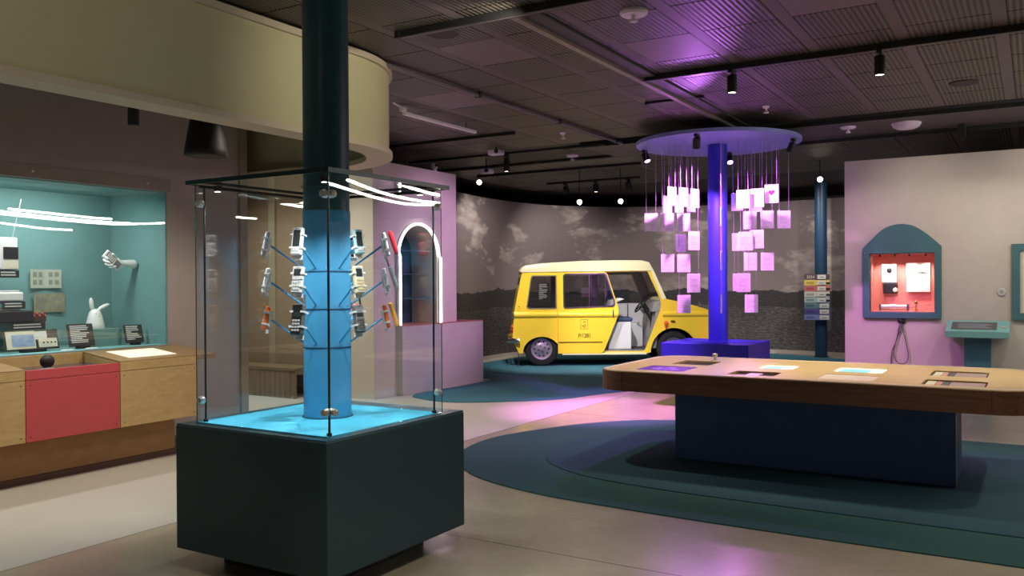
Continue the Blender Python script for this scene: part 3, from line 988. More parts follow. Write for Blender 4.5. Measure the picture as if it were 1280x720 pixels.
pw = mat('phone_white', (222, 222, 220), 0.35, vary=0.02)
ps = mat('phone_silver', (176, 180, 184), 0.3, metal=0.5, vary=0.03)
po = mat('phone_orange', (238, 112, 50), 0.35, vary=0.02)
pr_ = mat('phone_red', (214, 44, 56), 0.35, vary=0.02)
pk = mat('phone_black', (34, 34, 38), 0.35, vary=0.02)
pg = mat('phone_grey', (98, 96, 94), 0.4, vary=0.02)
pb = mat('phone_ice_blue', (168, 206, 214), 0.35, vary=0.02)
pc = mat('phone_cream', (226, 204, 150), 0.35, vary=0.02)
pl_ = mat('phone_light_keys', (206, 206, 202), 0.4, vary=0.02)
TIER = [('upper', 1.72), ('middle', 1.52), ('lower', 1.315)]
spec = {
    (0, 0): ((0.046, 0.125, 0.022, ps, pw, 'bar', pg), 'slim silver phone on the upper arm ring, held edge-on by its clip'),
    (0, 1): ((0.048, 0.125, 0.022, pw, pw, 'bar', pg), 'white phone with grey keys, clip-mounted beside the slim silver one, middle ring'),
    (0, 2): ((0.050, 0.120, 0.024, po, ps, 'bar', pl_), 'orange phone with a silver front, lower ring of the blue column'),
    (1, 0): ((0.056, 0.135, 0.026, pw, pw, 'touch', pl_), 'bright white phone with large screen, upper ring of the blue column'),
    (1, 1): ((0.056, 0.130, 0.026, pw, pl_, 'flip', pl_), 'white flip phone with pale keys, middle ring of the blue column'),
    (1, 2): ((0.060, 0.150, 0.040, pg, pk, 'brick', pl_), 'chunky dark grey phone with stub antenna and big pale keys'),
    (2, 0): ((0.050, 0.120, 0.022, pb, pb, 'touch', pw), 'ice-blue phone with white buttons, upper ring of the blue column'),
    (2, 1): ((0.054, 0.135, 0.024, pc, pw, 'bar', pc), 'cream and gold phone, middle ring of the blue column'),
    (2, 2): ((0.054, 0.135, 0.030, pg, ps, 'brick', pg), 'grey phone with silver front and stub antenna, lower ring'),
    (3, 0): ((0.048, 0.120, 0.018, pw, pw, 'bar', pg), 'white phone paired with the red one, upper ring'),
    (3, 1): ((0.048, 0.120, 0.018, pw, ps, 'bar', pg), 'white phone with silver front paired with a grey one, middle ring'),
    (3, 2): ((0.048, 0.120, 0.018, po, pk, 'bar', pl_), 'orange phone with black front, lower ring of the blue column'),
    (4, 0): ((0.050, 0.120, 0.024, pk, pg, 'bar', pl_), 'black phone behind the blue column, upper ring'),
    (4, 1): ((0.050, 0.120, 0.024, pl_, pw, 'bar', pg), 'pale grey phone behind the blue column, middle ring'),
    (4, 2): ((0.050, 0.120, 0.024, pr_, pk, 'bar', pl_), 'red phone with black front behind the blue column, lower ring'),
    (5, 0): ((0.050, 0.120, 0.024, pg, pl_, 'bar', pk), 'dark grey phone with pale front behind the blue column, upper ring'),
    (5, 1): ((0.050, 0.120, 0.024, pc, pl_, 'bar', pk), 'cream phone with black keys behind the blue column, middle ring'),
    (5, 2): ((0.050, 0.120, 0.024, po, po, 'bar', pk), 'all-orange phone behind the blue column, lower ring'),
}
rgt, vw = Vector((0.726, 0.687, 0)), Vector((-0.687, 0.726, 0))
CC = Vector((-3.355, 3.56, 0))
clip_m = M_WHITE
for ai, adeg in enumerate((-90, -27, 30, 90, 150, -150)):
    a = R(adeg)
    out = (rgt * math.sin(a) - vw * math.cos(a)).normalized()
    side = Vector((-out.y, out.x, 0))
    for ti, (tn, z) in enumerate(TIER):
        sp_, lab = spec[(ai, ti)]
        w, h, d = sp_[:3]
        pos = CC + out * 0.325 + Vector((0, 0, z))
        ph = phone(pos, out, sp_, lab, 12, 'phones on the blue column arms')
        # arm with clip: parts of the column
        base = CC + out * 0.129 + Vector((0, 0, z - 0.135))
        end = pos - out * (d / 2 + 0.016) - Vector((0, 0, 0.012))
        off = Vector((3.355, -3.56, -CTZ))
        arm = MB().tube([base + off, end + off], 0.0055, 8).build('arm', M_BLUE, colm, smooth=True)
        MM = Matrix.Translation(pos - out * (d / 2 + 0.011) + off) @ Matrix.Rotation(math.atan2(out.y, out.x) + R(90), 4, 'Z') @ Matrix.Rotation(R(-12), 4, 'X')
        cb = MB().box(-w * 0.3, w * 0.3, -0.004, 0.004, -h * 0.4, h * 0.3, MM)
        for zz in (-0.3, 0.22):
            for s in (-1, 1):
                cb.box(s * (w / 2 + 0.004) - 0.004, s * (w / 2 + 0.004) + 0.004, -d - 0.012, 0.004, h * zz - 0.005, h * zz + 0.005, MM)
                cb.box(min(s * w * 0.36, s * (w / 2 + 0.008)), max(s * w * 0.36, s * (w / 2 + 0.008)), -d - 0.016, -d - 0.011, h * zz - 0.005, h * zz + 0.005, MM)
        cb.box(-w * 0.42, w * 0.42, -0.010, 0.004, -h * 0.72, -h * 0.55, MM)
        cb.build('clip', clip_m, arm)
        if ai == 3:
            body2 = (pr_, ps, mat('phone_amber', (246, 170, 80), 0.35, vary=0.02))[ti]
            lab2 = ('red phone back to back with a white one, upper ring', 'long grey phone with stub antenna paired with a white one, middle ring', 'amber phone back to back with the orange one, lower ring')[ti]
            phone(pos + rgt * 0.042 + vw * 0.012 + Vector((0, 0, 0.010)), out, (0.048, 0.125, 0.02, body2, body2, 'brick' if ti == 1 else 'bar', pw), lab2, 18, 'phones on the blue column arms')

# ================================================================== LEFT COUNTER UNITS
XC = -6.36


def counter(name, y0, y1, mfront, mtop, label, tray):
    root = thing(name, label, 'cabinet', (XC, (y0 + y1) / 2, 0.34))
    L = y1 - y0
    h = 0.87 - 0.34
    def B(n, m, x0, x1, ya, yb, z0, z1, bev=0.0, par=None):
        return MB().box(x0, x1, ya, yb, z0, z1).build(n, m, par or root, bevel=bev)
    ya_, yb_ = -L / 2 + 0.002, L / 2 - 0.002
    def P(n, m, poly, bev=0.0):
        return MB().prism(poly, 0, 1, fn=lambda p: (p[0], ya_ if p[2] < 0.5 else yb_, p[1])).build(n, m, root, bevel=bev)
    if tray:
        B('body', mfront, -0.52, -0.02, ya_, yb_, 0.0, h - 0.05, 0.002)
    else:
        P('body', M_PLY, [(-0.52, 0.0), (-0.02, 0.0), (-0.02, h - 0.004), (-0.52, h + 0.058)], 0.002)
    fp = B('front_panel', mfront, -0.02, 0.0, -L / 2 + 0.002, L / 2 - 0.002, 0.0, h - 0.075, 0.002)
    B('top_rail', mfront, -0.02, 0.0, -L / 2 + 0.002, L / 2 - 0.002, h - 0.071, h, 0.002)
    for yy in (-L / 2 + 0.035, L / 2 - 0.035):
        for zz in (0.035, h - 0.11):
            MB().lathe([(0.0055, 0), (0.0055, 0.0015)], 8, Matrix.Translation((0, yy, zz)) @ Matrix.Rotation(R(90), 4, 'Y')).build('screw', M_PRINT, fp)
    if tray:
        B('tray_top', mat('tray_gloss_violet', (64, 48, 84), 0.15, vary=0.1), -0.50, -0.02, ya_ + 0.001, yb_ - 0.001, h - 0.05, h - 0.02, 0.0)
        B('tray_back', M_PLY, -0.52, -0.50, ya_, yb_, h - 0.05, h + 0.066, 0.002)
    else:
        P('worktop', M_PLYTOP, [(-0.52, h + 0.058), (0.0, h), (0.0, h + 0.008), (-0.52, h + 0.07)])
    return root


counter('counter_unit', 2.58, 3.575, M_PLY, M_PLYTOP, 'plywood counter unit on the side of the red unit away from the end', False)
red = counter('counter_unit', 3.577, 4.345, M_RED, M_RED, 'red counter unit with a recessed tray between plywood units', True)
end = counter('counter_unit', 4.347, 5.10, M_PLY, M_PLYTOP, 'plywood counter unit at the row end with a white lit insert', False)
# insert on the end unit
ins_ = box('lit_insert', mat('insert_white', (240, 236, 220), 0.4, vary=0.02, emit=(255, 244, 220), es=0.35), -0.43, -0.10, -0.22, 0.24, 0.0, 0.003, end)
ins_.location = (0, 0, 0.5395)
ins_.rotation_euler = (0, math.atan2(0.061, 0.52), 0)
# sill block that carries on past the end unit
tag(MB().prism([(-6.895, 0.83), (-6.40, 0.83), (-6.40, 0.87), (-6.895, 0.935)], 0, 1, fn=lambda p: (p[0], 5.105 if p[2] < 0.5 else 5.34, p[1])).build('counter_shelf', M_PLYTOP, bevel=0.003), 'small brown shelf at the end of the counter row', 'shelf')
tag(box('counter_plinth', M_PLINTHW, -6.88, -6.54, 2.2, 5.0, 0.05, 0.336), 'plain wooden plinth set back beneath the counter units', 'plinth')
struct(box('baseboard_counter', mat('baseboard_brown', (94, 70, 52), 0.6), -6.88, -6.53, 2.2, 6.1, 0.0, 0.048))
# trackball on the red unit
tbk = thing('trackball', 'black ball control with a round foot on the red counter', 'control', (-6.46, 3.80, 0.851))
MB().lathe([(0.055, 0), (0.055, 0.008), (0.04, 0.018), (0.02, 0.024)], 20).build('foot', mat('foot_pale', (150, 160, 176), 0.3), tbk, smooth=True)
MB().ball((0, 0, 0.068), 0.052, 20, 12, (0.8, 1.05, 1)).build('ball', M_BLACK, tbk, smooth=True)

# ================================================================== SHOWCASE NICHE
NX0, NX1, NY0, NY1, NZ0, NZ1 = -7.72, -6.9, 0.6, 5.19, 0.945, 2.365
nic = struct(MB().box(NX0 - 0.03, NX0, NY0, NY1 + 0.03, NZ0 - 0.03, NZ1 + 0.03).box(NX0, -6.902, NY1, NY1 + 0.014, NZ0, NZ1).box(NX0, -7.02, NY0 - 0.03, NY0, NZ0, NZ1)
             .box(NX0, -7.02, NY0, NY1, NZ0 - 0.03, NZ0).box(NX0, -6.93, NY0, NY1, NZ1 - 0.012, NZ1).build('wall_niche', M_NICHE), 'teal lined showcase niche behind glass')
box('sill', mat('sill_teal', (120, 184, 190), 0.5), -7.02, -6.9, NY0, NY1, NZ0, NZ0 + 0.004, nic)
struct(box('window_1', M_GLASSC, -6.912, -6.904, NY0, NY1 - 0.002, NZ0 + 0.004, NZ1), 'large glass pane of the teal showcase')
frm = struct(MB().box(-6.9, -6.893, NY0, 5.25, NZ1, NZ1 + 0.11).build('trim_1', mat('trim_taupe', (150, 136, 126), 0.6)), 'flat strip above the showcase glass')
for y in (3.2, 3.95, 5.0):
    MB().lathe([(0.011, 0), (0.011, 0.003), (0.006, 0.005)], 10, Matrix.Translation((-6.893, y, NZ1 + 0.055)) @ Matrix.Rotation(R(90), 4, 'Y')).build('screw', M_STEEL, frm)


def facing(root):   # local XZ plane facing -Y turned to face +X
    root.rotation_euler = (0, 0, R(90))
    return root


def panel(name, loc, w, h, label, tilt, rows, seed, stand=True, bodym=None, yaw=90):
    o = thing(name, label, 'label panel', loc, 0)
    o.rotation_euler = (0, 0, R(yaw))
    MM = Matrix.Rotation(R(tilt), 4, 'X')
    MB().box(-w / 2, w / 2, -0.003, 0.003, 0.02, 0.02 + h, MM).build('board', bodym or M_DKPANEL, o)
    mb = MB()
    textlines(mb, -w * 0.40, w * 0.40, 0.02 + h * 0.93, rows, h * 0.8 / rows, h * 0.42 / rows, -0.0032, seed)
    mb2 = MB()
    mb2.v = [MM @ Vector(p) for p in mb.v]
    mb2.f = mb.f
    mb2.build('print_lines', M_TEXT, o)
    if stand:
        MB().box(-w * 0.22, w * 0.22, -0.03, 0.03, 0, 0.03).build('stand', M_BLACK, o, bevel=0.004)
    return o


zf = NZ0
panel('text_panel', (-7.14, 4.52, zf), 0.24, 0.20, 'larger black text panel on a stand in front of the white rabbit', -14, 10, 3)
panel('text_panel', (-7.13, 5.03, zf), 0.19, 0.17, 'smaller black text panel standing below the plaster hand', -14, 8, 4)
# picture panel with two cards
pp = panel('picture_panel', (-7.14, 4.08, zf), 0.46, 0.165, 'black panel with two mounted picture cards on the showcase floor', -14, 1, 9)
MM = Matrix.Rotation(R(-14), 4, 'X')
MB().box(-0.21, 0.03, -0.008, -0.0035, 0.03, 0.178, MM).build('picture_card', M_PAPER, pp)
MB().box(-0.165, 0.02, -0.0095, -0.0085, 0.05, 0.15, MM).build('picture', mat('picture_blue', (150, 170, 200), 0.6, vary=0.3, scale=14), pp)
MB().box(0.055, 0.215, -0.008, -0.0035, 0.035, 0.11, MM).build('picture_card', M_PAPER, pp)
for i in range(4):
    MB().ball((0.085 + i * 0.033, -0.012, 0.075), 0.008, 6, 4).build('stamp', M_DKPANEL, pp)
tag(MB().box(-0.28, -0.27, -0.003, 0.003, 0.0, 0.2).box(-0.33, -0.27, -0.02, 0.02, 0.0, 0.012).build('panel_end', M_DKPANEL, loc=(-7.14, 4.02, zf), rot=(0, 0, R(90))), 'edge of another black panel beside the picture panel', 'label panel')
# small white puck on sill
for (yy, lab) in ((4.28, 'small white oval disc lying beside the picture panel'), (4.50, 'small white oval disc lying by the larger text panel')):
    tag(MB().lathe([(0.001, 0), (0.045, 0.0), (0.048, 0.005), (0.04, 0.01), (0.001, 0.011)], 18, Matrix.Diagonal((0.7, 1.2, 1, 1))).build('white_disc', M_WHITE, loc=(-6.98, yy, zf + 0.004), smooth=True), lab, 'disc')
# riser and rabbit
tag(box('riser', M_NICHE, -7.50, -7.22, 4.64, 4.95, zf, zf + 0.155), 'teal riser block carrying the white rabbit', 'riser')
rab = thing('rabbit_figure', 'white conical rabbit gadget with two raised ears', 'gadget', (-7.33, 4.76, zf + 0.155))
rab.rotation_euler = (0, 0, R(90))
MB().lathe([(0.001, 0), (0.076, 0), (0.082, 0.01), (0.076, 0.05), (0.062, 0.11), (0.05, 0.15), (0.036, 0.172), (0.018, 0.182), (0.001, 0.184)], 24).build('body', M_WHITE, rab, smooth=True)
e1 = MB().tube([(-0.022, 0, 0.165), (-0.03, 0, 0.2), (-0.036, 0, 0.24), (-0.038, 0, 0.272), (-0.037, 0, 0.285)], [0.012, 0.018, 0.019, 0.014, 0.005], 12)
e1.build('ear', M_WHITE, rab, smooth=True)
MB().tube([(0.022, 0, 0.165), (0.05, 0, 0.185), (0.09, 0, 0.205), (0.125, 0, 0.218), (0.142, 0, 0.222)], [0.012, 0.017, 0.018, 0.014, 0.005], 12).build('ear', M_WHITE, rab, smooth=True)
for s in (-1, 1):
    MB().ball((s * 0.018, -0.047, 0.14), 0.005, 8, 6).build('eye', M_PRINT, rab)
MB().ball((0.0, -0.058, 0.12), 0.004, 8, 6).build('nose', M_PRINT, rab)


# plaster hand holding a phone, fixed to the niche end wall
def skin_mesh(name, chains, material, sub=2):
    """chains: list of [(pos, radius)...]; the first point of every later chain is welded to an index"""
    verts, edges, rad = [], [], []
    for ch in chains:
        start = ch[0] if isinstance(ch[0], int) else None
        prev = start
        for p in (ch[1:] if start is not None else ch):
            verts.append(p[0])
            rad.append(p[1])
            if prev is not None:
                edges.append((prev, len(verts) - 1))
            prev = len(verts) - 1
    me = bpy.data.meshes.new(name)
    me.from_pydata(verts, edges, [])
    ob = bpy.data.objects.new(name, me)
    COL.objects.link(ob)
    sk = ob.modifiers.new('skin', 'SKIN')
    sk.use_smooth_shade = True
    if not me.skin_vertices:
        me.skin_vertices.new(name='')
    for i, r in enumerate(rad):
        rr = r if isinstance(r, tuple) else (r, r)
        me.skin_vertices[0].data[i].radius = rr
        me.skin_vertices[0].data[i].use_root = (i == 0)
    ss = ob.modifiers.new('sub', 'SUBSURF')
    ss.levels = ss.render_levels = sub
    dg = bpy.context.evaluated_depsgraph_get()
    me2 = bpy.data.meshes.new_from_object(ob.evaluated_get(dg))
    bpy.data.objects.remove(ob)
    me2.materials.clear()
    me2.materials.append(material)
    for p in me2.polygons:
        p.use_smooth = True
    me2.name = name
    return me2


# local frame: x = along the arm (0 at the wall, negative = out), z up, -y towards the glass
hv = thing('plaster_hand', 'white plaster forearm and hand gripping a small phone on the niche wall', 'sculpture', (-7.33, NY1, 1.70))
hv.rotation_euler = (0, 0, R(90))
ch = [[((0.0, 0, -0.005), 0.044), ((-0.045, 0, -0.003), 0.046), ((-0.12, 0, 0.003), 0.036), ((-0.175, 0, 0.006), (0.034, 0.026)), ((-0.225, 0.004, 0.012), (0.046, 0.024)), ((-0.275, 0.006, 0.028), (0.048, 0.024))]]
# indices: 0..5 ; palm end = 5, palm mid = 4
fing = [((-0.300, 0.004, 0.062), (-0.342, -0.012, 0.072), (-0.352, -0.042, 0.058), (-0.326, -0.056, 0.036)),
        ((-0.312, 0.006, 0.036), (-0.352, -0.016, 0.034), (-0.348, -0.050, 0.016), (-0.312, -0.060, 0.004)),
        ((-0.304, 0.006, 0.010), (-0.334, -0.020, -0.006), (-0.322, -0.052, -0.018), (-0.284, -0.060, -0.014)),
        ((-0.284, 0.004, -0.014), (-0.300, -0.024, -0.034), (-0.282, -0.052, -0.036), (-0.250, -0.058, -0.024))]
for k, fg in enumerate(fing):
    ch.append([5] + [(p, 0.0125 - 0.0008 * i - (0.0015 if k == 3 else 0)) for i, p in enumerate(fg)])
ch.append([4, ((-0.225, -0.012, 0.052), 0.015), ((-0.255, -0.036, 0.078), 0.0125), ((-0.285, -0.05, 0.088), 0.0105)])
link('hand', skin_mesh('hand', ch, M_HAND), hv)
PM = Matrix.Translation((-0.272, -0.030, 0.028)) @ Matrix.Rotation(R(42), 4, 'Y') @ Matrix.Scale(1.18, 4)
pho = thing('mobile_phone', 'white phone with grey front gripped by the plaster hand', 'phone', (-7.33, NY1, 1.70))
pho.rotation_euler = (0, 0, R(90))
MB().box(-0.085, 0.085, -0.010, 0.012, -0.036, 0.036, PM).build('body', M_WHITE, pho, bevel=0.008)
MB().box(-0.072, 0.074, -0.0125, -0.009, -0.027, 0.027, PM).build('face', mat('phone_face_grey', (128, 122, 124), 0.4, vary=0.05), pho)
kb = MB()
for i in range(5):
    for j in range(3):
        kb.box(-0.06 + i * 0.017, -0.048 + i * 0.017, -0.0155, -0.0125, -0.02 + j * 0.015, -0.010 + j * 0.015, PM)
kb.build('keypad', M_WHITE, pho)
# reflections of open booklets, built as solid pages on the back panel


def reflection(y, z, label, seed, m):
    o = thing('reflected_booklet', label, 'reflection', (NX0 + 0.012, y, z))
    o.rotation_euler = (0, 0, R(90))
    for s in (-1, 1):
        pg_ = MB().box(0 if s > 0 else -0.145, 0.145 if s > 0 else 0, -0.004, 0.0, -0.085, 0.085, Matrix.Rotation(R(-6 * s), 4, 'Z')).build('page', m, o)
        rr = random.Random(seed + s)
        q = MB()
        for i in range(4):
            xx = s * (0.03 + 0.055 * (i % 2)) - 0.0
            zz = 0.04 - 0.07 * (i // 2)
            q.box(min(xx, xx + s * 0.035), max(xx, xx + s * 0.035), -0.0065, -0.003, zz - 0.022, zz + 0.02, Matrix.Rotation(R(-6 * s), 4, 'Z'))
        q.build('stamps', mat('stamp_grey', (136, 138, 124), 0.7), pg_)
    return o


reflection(4.52, 1.56, 'pale mirrored stamp-page booklet on the teal back panel, upper of two', 3, mat('page_pale', (176, 182, 162), 0.8, vary=0.1))
reflection(4.55, 1.34, 'brownish mirrored open-page booklet on the teal back panel, lower of two', 8, mat('page_brown', (148, 142, 112), 0.8, vary=0.25, scale=18))
# shelves items at the near edge: radio, box phone, car phone
rad = thing('radio_phone', 'white and black portable radio with a long thin aerial', 'radio', (-7.35, 3.90, 1.63))
rad.rotation_euler = (0, 0, R(90))
MB().box(-0.12, 0.14, -0.07, 0.07, 0.0, 0.27).build('body', M_WHITE, rad, bevel=0.01)
MB().box(0.02, 0.142, -0.074, -0.068, 0.09, 0.19).build('grille', M_BLACK, rad)
MB().box(0.02, 0.142, -0.074, -0.069, 0.01, 0.08).build('panel', M_PAPER, rad)
MB().tube([(0.13, 0, 0.26), (0.21, 0, 0.60)], 0.003, 6).build('aerial', M_STEEL, rad)
dev = thing('desk_device', 'flat white device lying on its shelf bracket', 'device', (-7.34, 3.95, 1.37))
dev.rotation_euler = (0, 0, R(90))
MB().box(-0.16, 0.13, -0.07, 0.07, 0.0, 0.075).build('body', M_WHITE, dev, bevel=0.012)
MB().box(-0.15, 0.10, -0.06, 0.06, 0.075, 0.09).build('lid', pl_, dev, bevel=0.004)
cph = thing('car_phone', 'black car phone with a cradle and red connectors', 'phone', (-7.33, 4.08, 1.19))
cph.rotation_euler = (0, 0, R(90))
MB().box(-0.32, 0.08, -0.07, 0.07, 0.0, 0.10).build('body', M_BLACK, cph, bevel=0.01)
MB().box(-0.20, -0.02, -0.05, 0.05, 0.10, 0.125).build('handset', pl_, cph, bevel=0.01)
MB().box(0.09, 0.20, -0.05, 0.05, 0.0, 0.07).build('connector_block', mat('connector_brown', (90, 60, 50), 0.5), cph, bevel=0.006)
for i in range(5):
    MB().ball((0.09 + i * 0.024, -0.05, 0.05 + 0.02 * (i % 2)), 0.012, 8, 5).build('connector', mat('connector_red', (190, 80, 60), 0.4), cph)
for (y, z, lab, ob) in ((3.92, 1.61, 'dark glass shelf under the white radio', 0.32), (3.95, 1.35, 'dark glass shelf under the flat white device', 0.36), (4.02, 1.17, 'dark shelf under the black car phone', 0.56)):
    s = thing('showcase_shelf', lab, 'shelf', (-7.36, y, z))
    s.rotation_euler = (0, 0, R(90))
    MB().box(-ob / 2 - 0.04, ob / 2 - 0.04, -0.09, 0.36, 0.0, 0.018).build('board', M_TEALDK, s)
    MB().box(-0.05, ob / 2 - 0.04, -0.096, -0.09, -0.045, 0.015).build('caption_strip', M_DKPANEL, s)
    q = MB()
    textlines(q, -0.03, ob / 2 - 0.06, 0.005, 2, 0.022, 0.010, -0.0965, 5)
    q.build('print_lines', M_TEXT, s)
# strip lights inside the niche head
for y in (2.2, 4.0):
    area((-7.12, y, NZ1 - 0.03), (-7.45, y, NZ0), 14, 1.5, 0.05, (0.96, 0.99, 1.0))

# ribs on the inside of the hanging band
box('rib', M_CREAM, -6.34 - BX, -6.27 - BX, BCY + BR - 0.11 - BCY, BCY + BR - 0.062 - BCY, 0.045, CZ - 2.66, soffit)
struct(box('trim_2', mat('rib_paint', (150, 140, 118), 0.7), -6.898, -6.87, 6.05, 6.14, 0, CZ), 'pale corner strip at the end of the showcase wall')

# ================================================================== CARD PILLAR
PC = Vector((-3.375, 10.52, 0))
YAWC = 0.5446
pil = thing('card_pillar', 'blue pillar on a square plinth under a round ceiling disc', 'pillar', (PC.x, PC.y, 0))
MB().box(-0.51, 0.555, -0.62, 0.33, 0.20, 0.765).build('plinth', M_PBLUE, pil, bevel=0.006)
MB().box(-0.34, 0.39, -0.45, 0.16, 0.0, 0.20).build('recessed_foot', M_BLACK, pil)
MB().lathe([(0.118, 0.765), (0.118, CZ + 0.04)], 36).build('shaft', M_PBLUE, pil, smooth=True)
MB().lathe([(0.001, 3.2), (0.985, 3.2), (1.0, 3.205), (1.0, 3.245), (0.985, 3.25), (0.001, 3.25)], 64).build('disc', mat('disc_blue', (136, 144, 214), 0.5, vary=0.03), pil, smooth=True)
CARDS = [(-3.701, 9.808, 2.521, 42), (-3.583, 9.879, 2.51, 42), (-3.467, 9.95, 2.495, 42), (-4.001, 10.444, 2.483, 38), (-3.875, 10.521, 2.493, 38), (-3.744, 10.6, 2.502, 38),
         (-4.078, 10.08, 2.242, 0), (-3.907, 10.183, 2.24, 0), (-3.733, 10.289, 2.239, 0), (-3.858, 10.527, 1.993, 30), (-3.478, 9.939, 1.989, 25), (-3.904, 10.182, 1.733, 0),
         (-3.732, 10.286, 1.732, 0), (-3.481, 9.934, 1.484, 10), (-3.73, 10.284, 1.225, 0), (-3.242, 10.904, 2.514, -40), (-2.977, 10.246, 2.483, -35), (-2.832, 10.334, 2.496, -35),
         (-3.046, 11.023, 2.498, -35), (-2.685, 10.423, 2.545, -30), (-3.027, 10.717, 2.26, 0), (-2.844, 10.828, 2.268, 0), (-2.666, 10.936, 2.267, 0), (-3.23, 10.908, 2.004, -30),
         (-2.951, 10.258, 1.981, -22), (-2.837, 10.328, 2.004, -22), (-3.023, 10.716, 1.747, 0), (-2.843, 10.825, 1.746, 0), (-3.222, 10.909, 1.489, -25), (-2.973, 10.241, 1.485, -25),
         (-3.014, 10.718, 1.225, 0), (-3.2, 10.11, 2.269, 72), (-3.2, 10.106, 1.749, 72), (-3.201, 10.101, 1.234, 72)]
card_me = MB().box(-0.083, 0.083, -0.004, 0.004, -0.112, 0.112).mesh('board', M_CARD, bevel=0.003, bseg=1)
pmb = MB()
textlines(pmb, -0.05, 0.05, 0.05, 6, 0.018, 0.005, -0.0042, 2)
pmb.box(-0.012, 0.012, -0.0048, -0.0042, -0.09, -0.082)
print_me = pmb.mesh('print_lines', mat('card_print', (206, 190, 210), 0.7, vary=0.0))
TIERN = {2.5: 'top', 2.25: 'second', 2.0: 'third', 1.74: 'fourth', 1.485: 'fifth', 1.23: 'lowest'}
for i, (x, y, z, yaw) in enumerate(CARDS):
    tier = TIERN[min(TIERN, key=lambda q: abs(q - z))]
    heart = i == 19
    e_ = (x - PC.x) * 0.855 + (y - PC.y) * 0.518
    sd = 'van' if e_ < 0 else 'pale-wall'
    peers = sorted(abs((c[0] - PC.x) * 0.855 + (c[1] - PC.y) * 0.518) for c in CARDS if abs(c[2] - z) < 0.1 and c[3] != 72 and ((c[0] - PC.x) * 0.855 + (c[1] - PC.y) * 0.518) * e_ > 0)
    rank = ('nearest', 'second', 'third', 'fourth', 'fifth', 'sixth', 'seventh')[peers.index(abs(e_))] if yaw != 72 else ''
    if heart:
        lab = 'card with a pink heart hanging by the blue pillar'
    elif yaw == 72:
        lab = 'white printed card hung edge-on in front of the blue pillar, %s of three' % ({2.5: '', 2.25: 'top', 1.74: 'middle', 1.23: 'bottom'}[min((2.25, 1.74, 1.23), key=lambda q: abs(q - z))])
    else:
        lab = 'white printed card, %s tier, %s to the blue pillar on its %s side' % (tier, rank, sd)
    o = thing('hanging_card', lab, 'card', (x, y, z), 0, 'cards hanging around the blue pillar')
    o.rotation_euler = (0, 0, YAWC + R(yaw))
    link('board', card_me, o)
    if heart:
        pts = []
        for k in range(40):
            tt = 2 * math.pi * k / 40
            pts.append((0.0024 * 16 * math.sin(tt) ** 3, 0.0024 * (13 * math.cos(tt) - 5 * math.cos(2 * tt) - 2 * math.cos(3 * tt) - math.cos(4 * tt)) + 0.015))
        plate('heart', M_HEART, pts, [], 0.002, o, fn=lambda p: (p[0], -0.004 - p[2], p[1]))
    else:
        link('print_lines', print_me, o)
    ups = [c[2] for c in CARDS if c[2] > z + 0.1 and math.hypot(c[0] - x, c[1] - y) < 0.10]
    L = (min(ups) - 0.114 - z) if ups else 3.2 - z
    for s in (-1, 1):
        n = max(4, int(L / 0.05))
        st = MB().tube([(s * 0.06, 0, 0.105), (s * 0.06, 0, L)], 0.0026, 5)
        st.build('string', M_STRING, o)
        MB().lathe([(0.006, 0.0), (0.006, 0.012)], 8, Matrix.Translation((s * 0.06, 0, 0.108))).build('eyelet', M_STEEL, o)

# ================================================================== YELLOW VAN
VW = 1.46
van = thing('yellow_van', 'small yellow delivery van with a cream roof and its side door slid open', 'van', (-7.47, 13.345, 0.016), YAWC + R(1.5))


def vs(lean=0.05, v0=0.0, sgn=1):
    return lambda p: (p[0], (v0 + p[1] * lean - p[2]) if sgn > 0 else (VW - v0 - p[1] * lean + p[2]), p[1])


ra = [(0.0 + 0.335 * math.cos(R(a)), 0.235 + 0.29 * math.sin(R(a))) for a in range(0, 181, 12)]
fa = [(2.36 + 0.42 * math.cos(R(a)), 0.235 + 0.43 * math.sin(R(a))) for a in range(0, 181, 12)]
low = [(-0.40, 0.225)] + ra[::-1] + [(0.36, 0.215), (1.86, 0.215)] + fa[::-1] + [(2.82, 0.30), (3.10, 0.34), (3.14, 0.50), (3.13, 0.86), (3.06, 0.955), (2.90, 1.0), (2.22, 1.17), (2.19, 1.20), (1.95, 1.72), (1.93, 1.70), (-0.30, 1.68), (-0.345, 1.66), (-0.49, 0.92), (-0.52, 0.50), (-0.50, 0.42)]
rwin = [(-0.255, 1.06), (-0.215, 1.03), (0.255, 1.03), (0.255, 1.60), (-0.15, 1.60), (-0.175, 1.57)]
opening = [(0.36, 1.645), (1.16, 1.665), (1.90, 1.675), (2.125, 1.17), (2.14, 1.08), (2.12, 0.98), (1.84, 0.28), (1.80, 0.255), (0.36, 0.255)]
plate('near_side', M_YEL, low, [rwin, opening], 0.03, van, fn=vs(0.05, 0.03))
fwin1 = [(0.40, 1.03), (1.05, 1.03), (1.05, 1.63), (0.40, 1.62)]
fwin2 = [(1.16, 1.03), (2.02, 1.06), (2.05, 1.12), (1.82, 1.63), (1.16, 1.63)]
plate('far_lining', M_GREYINT, [(p[0] * 0.985 + 0.02, p[1]) for p in low], [rwin, fwin1, fwin2], 0.01, van, fn=vs(0.05, 0.062, -1))
plate('far_side', M_YEL, low, [rwin, fwin1, fwin2], 0.03, van, fn=vs(0.05, 0.03, -1))
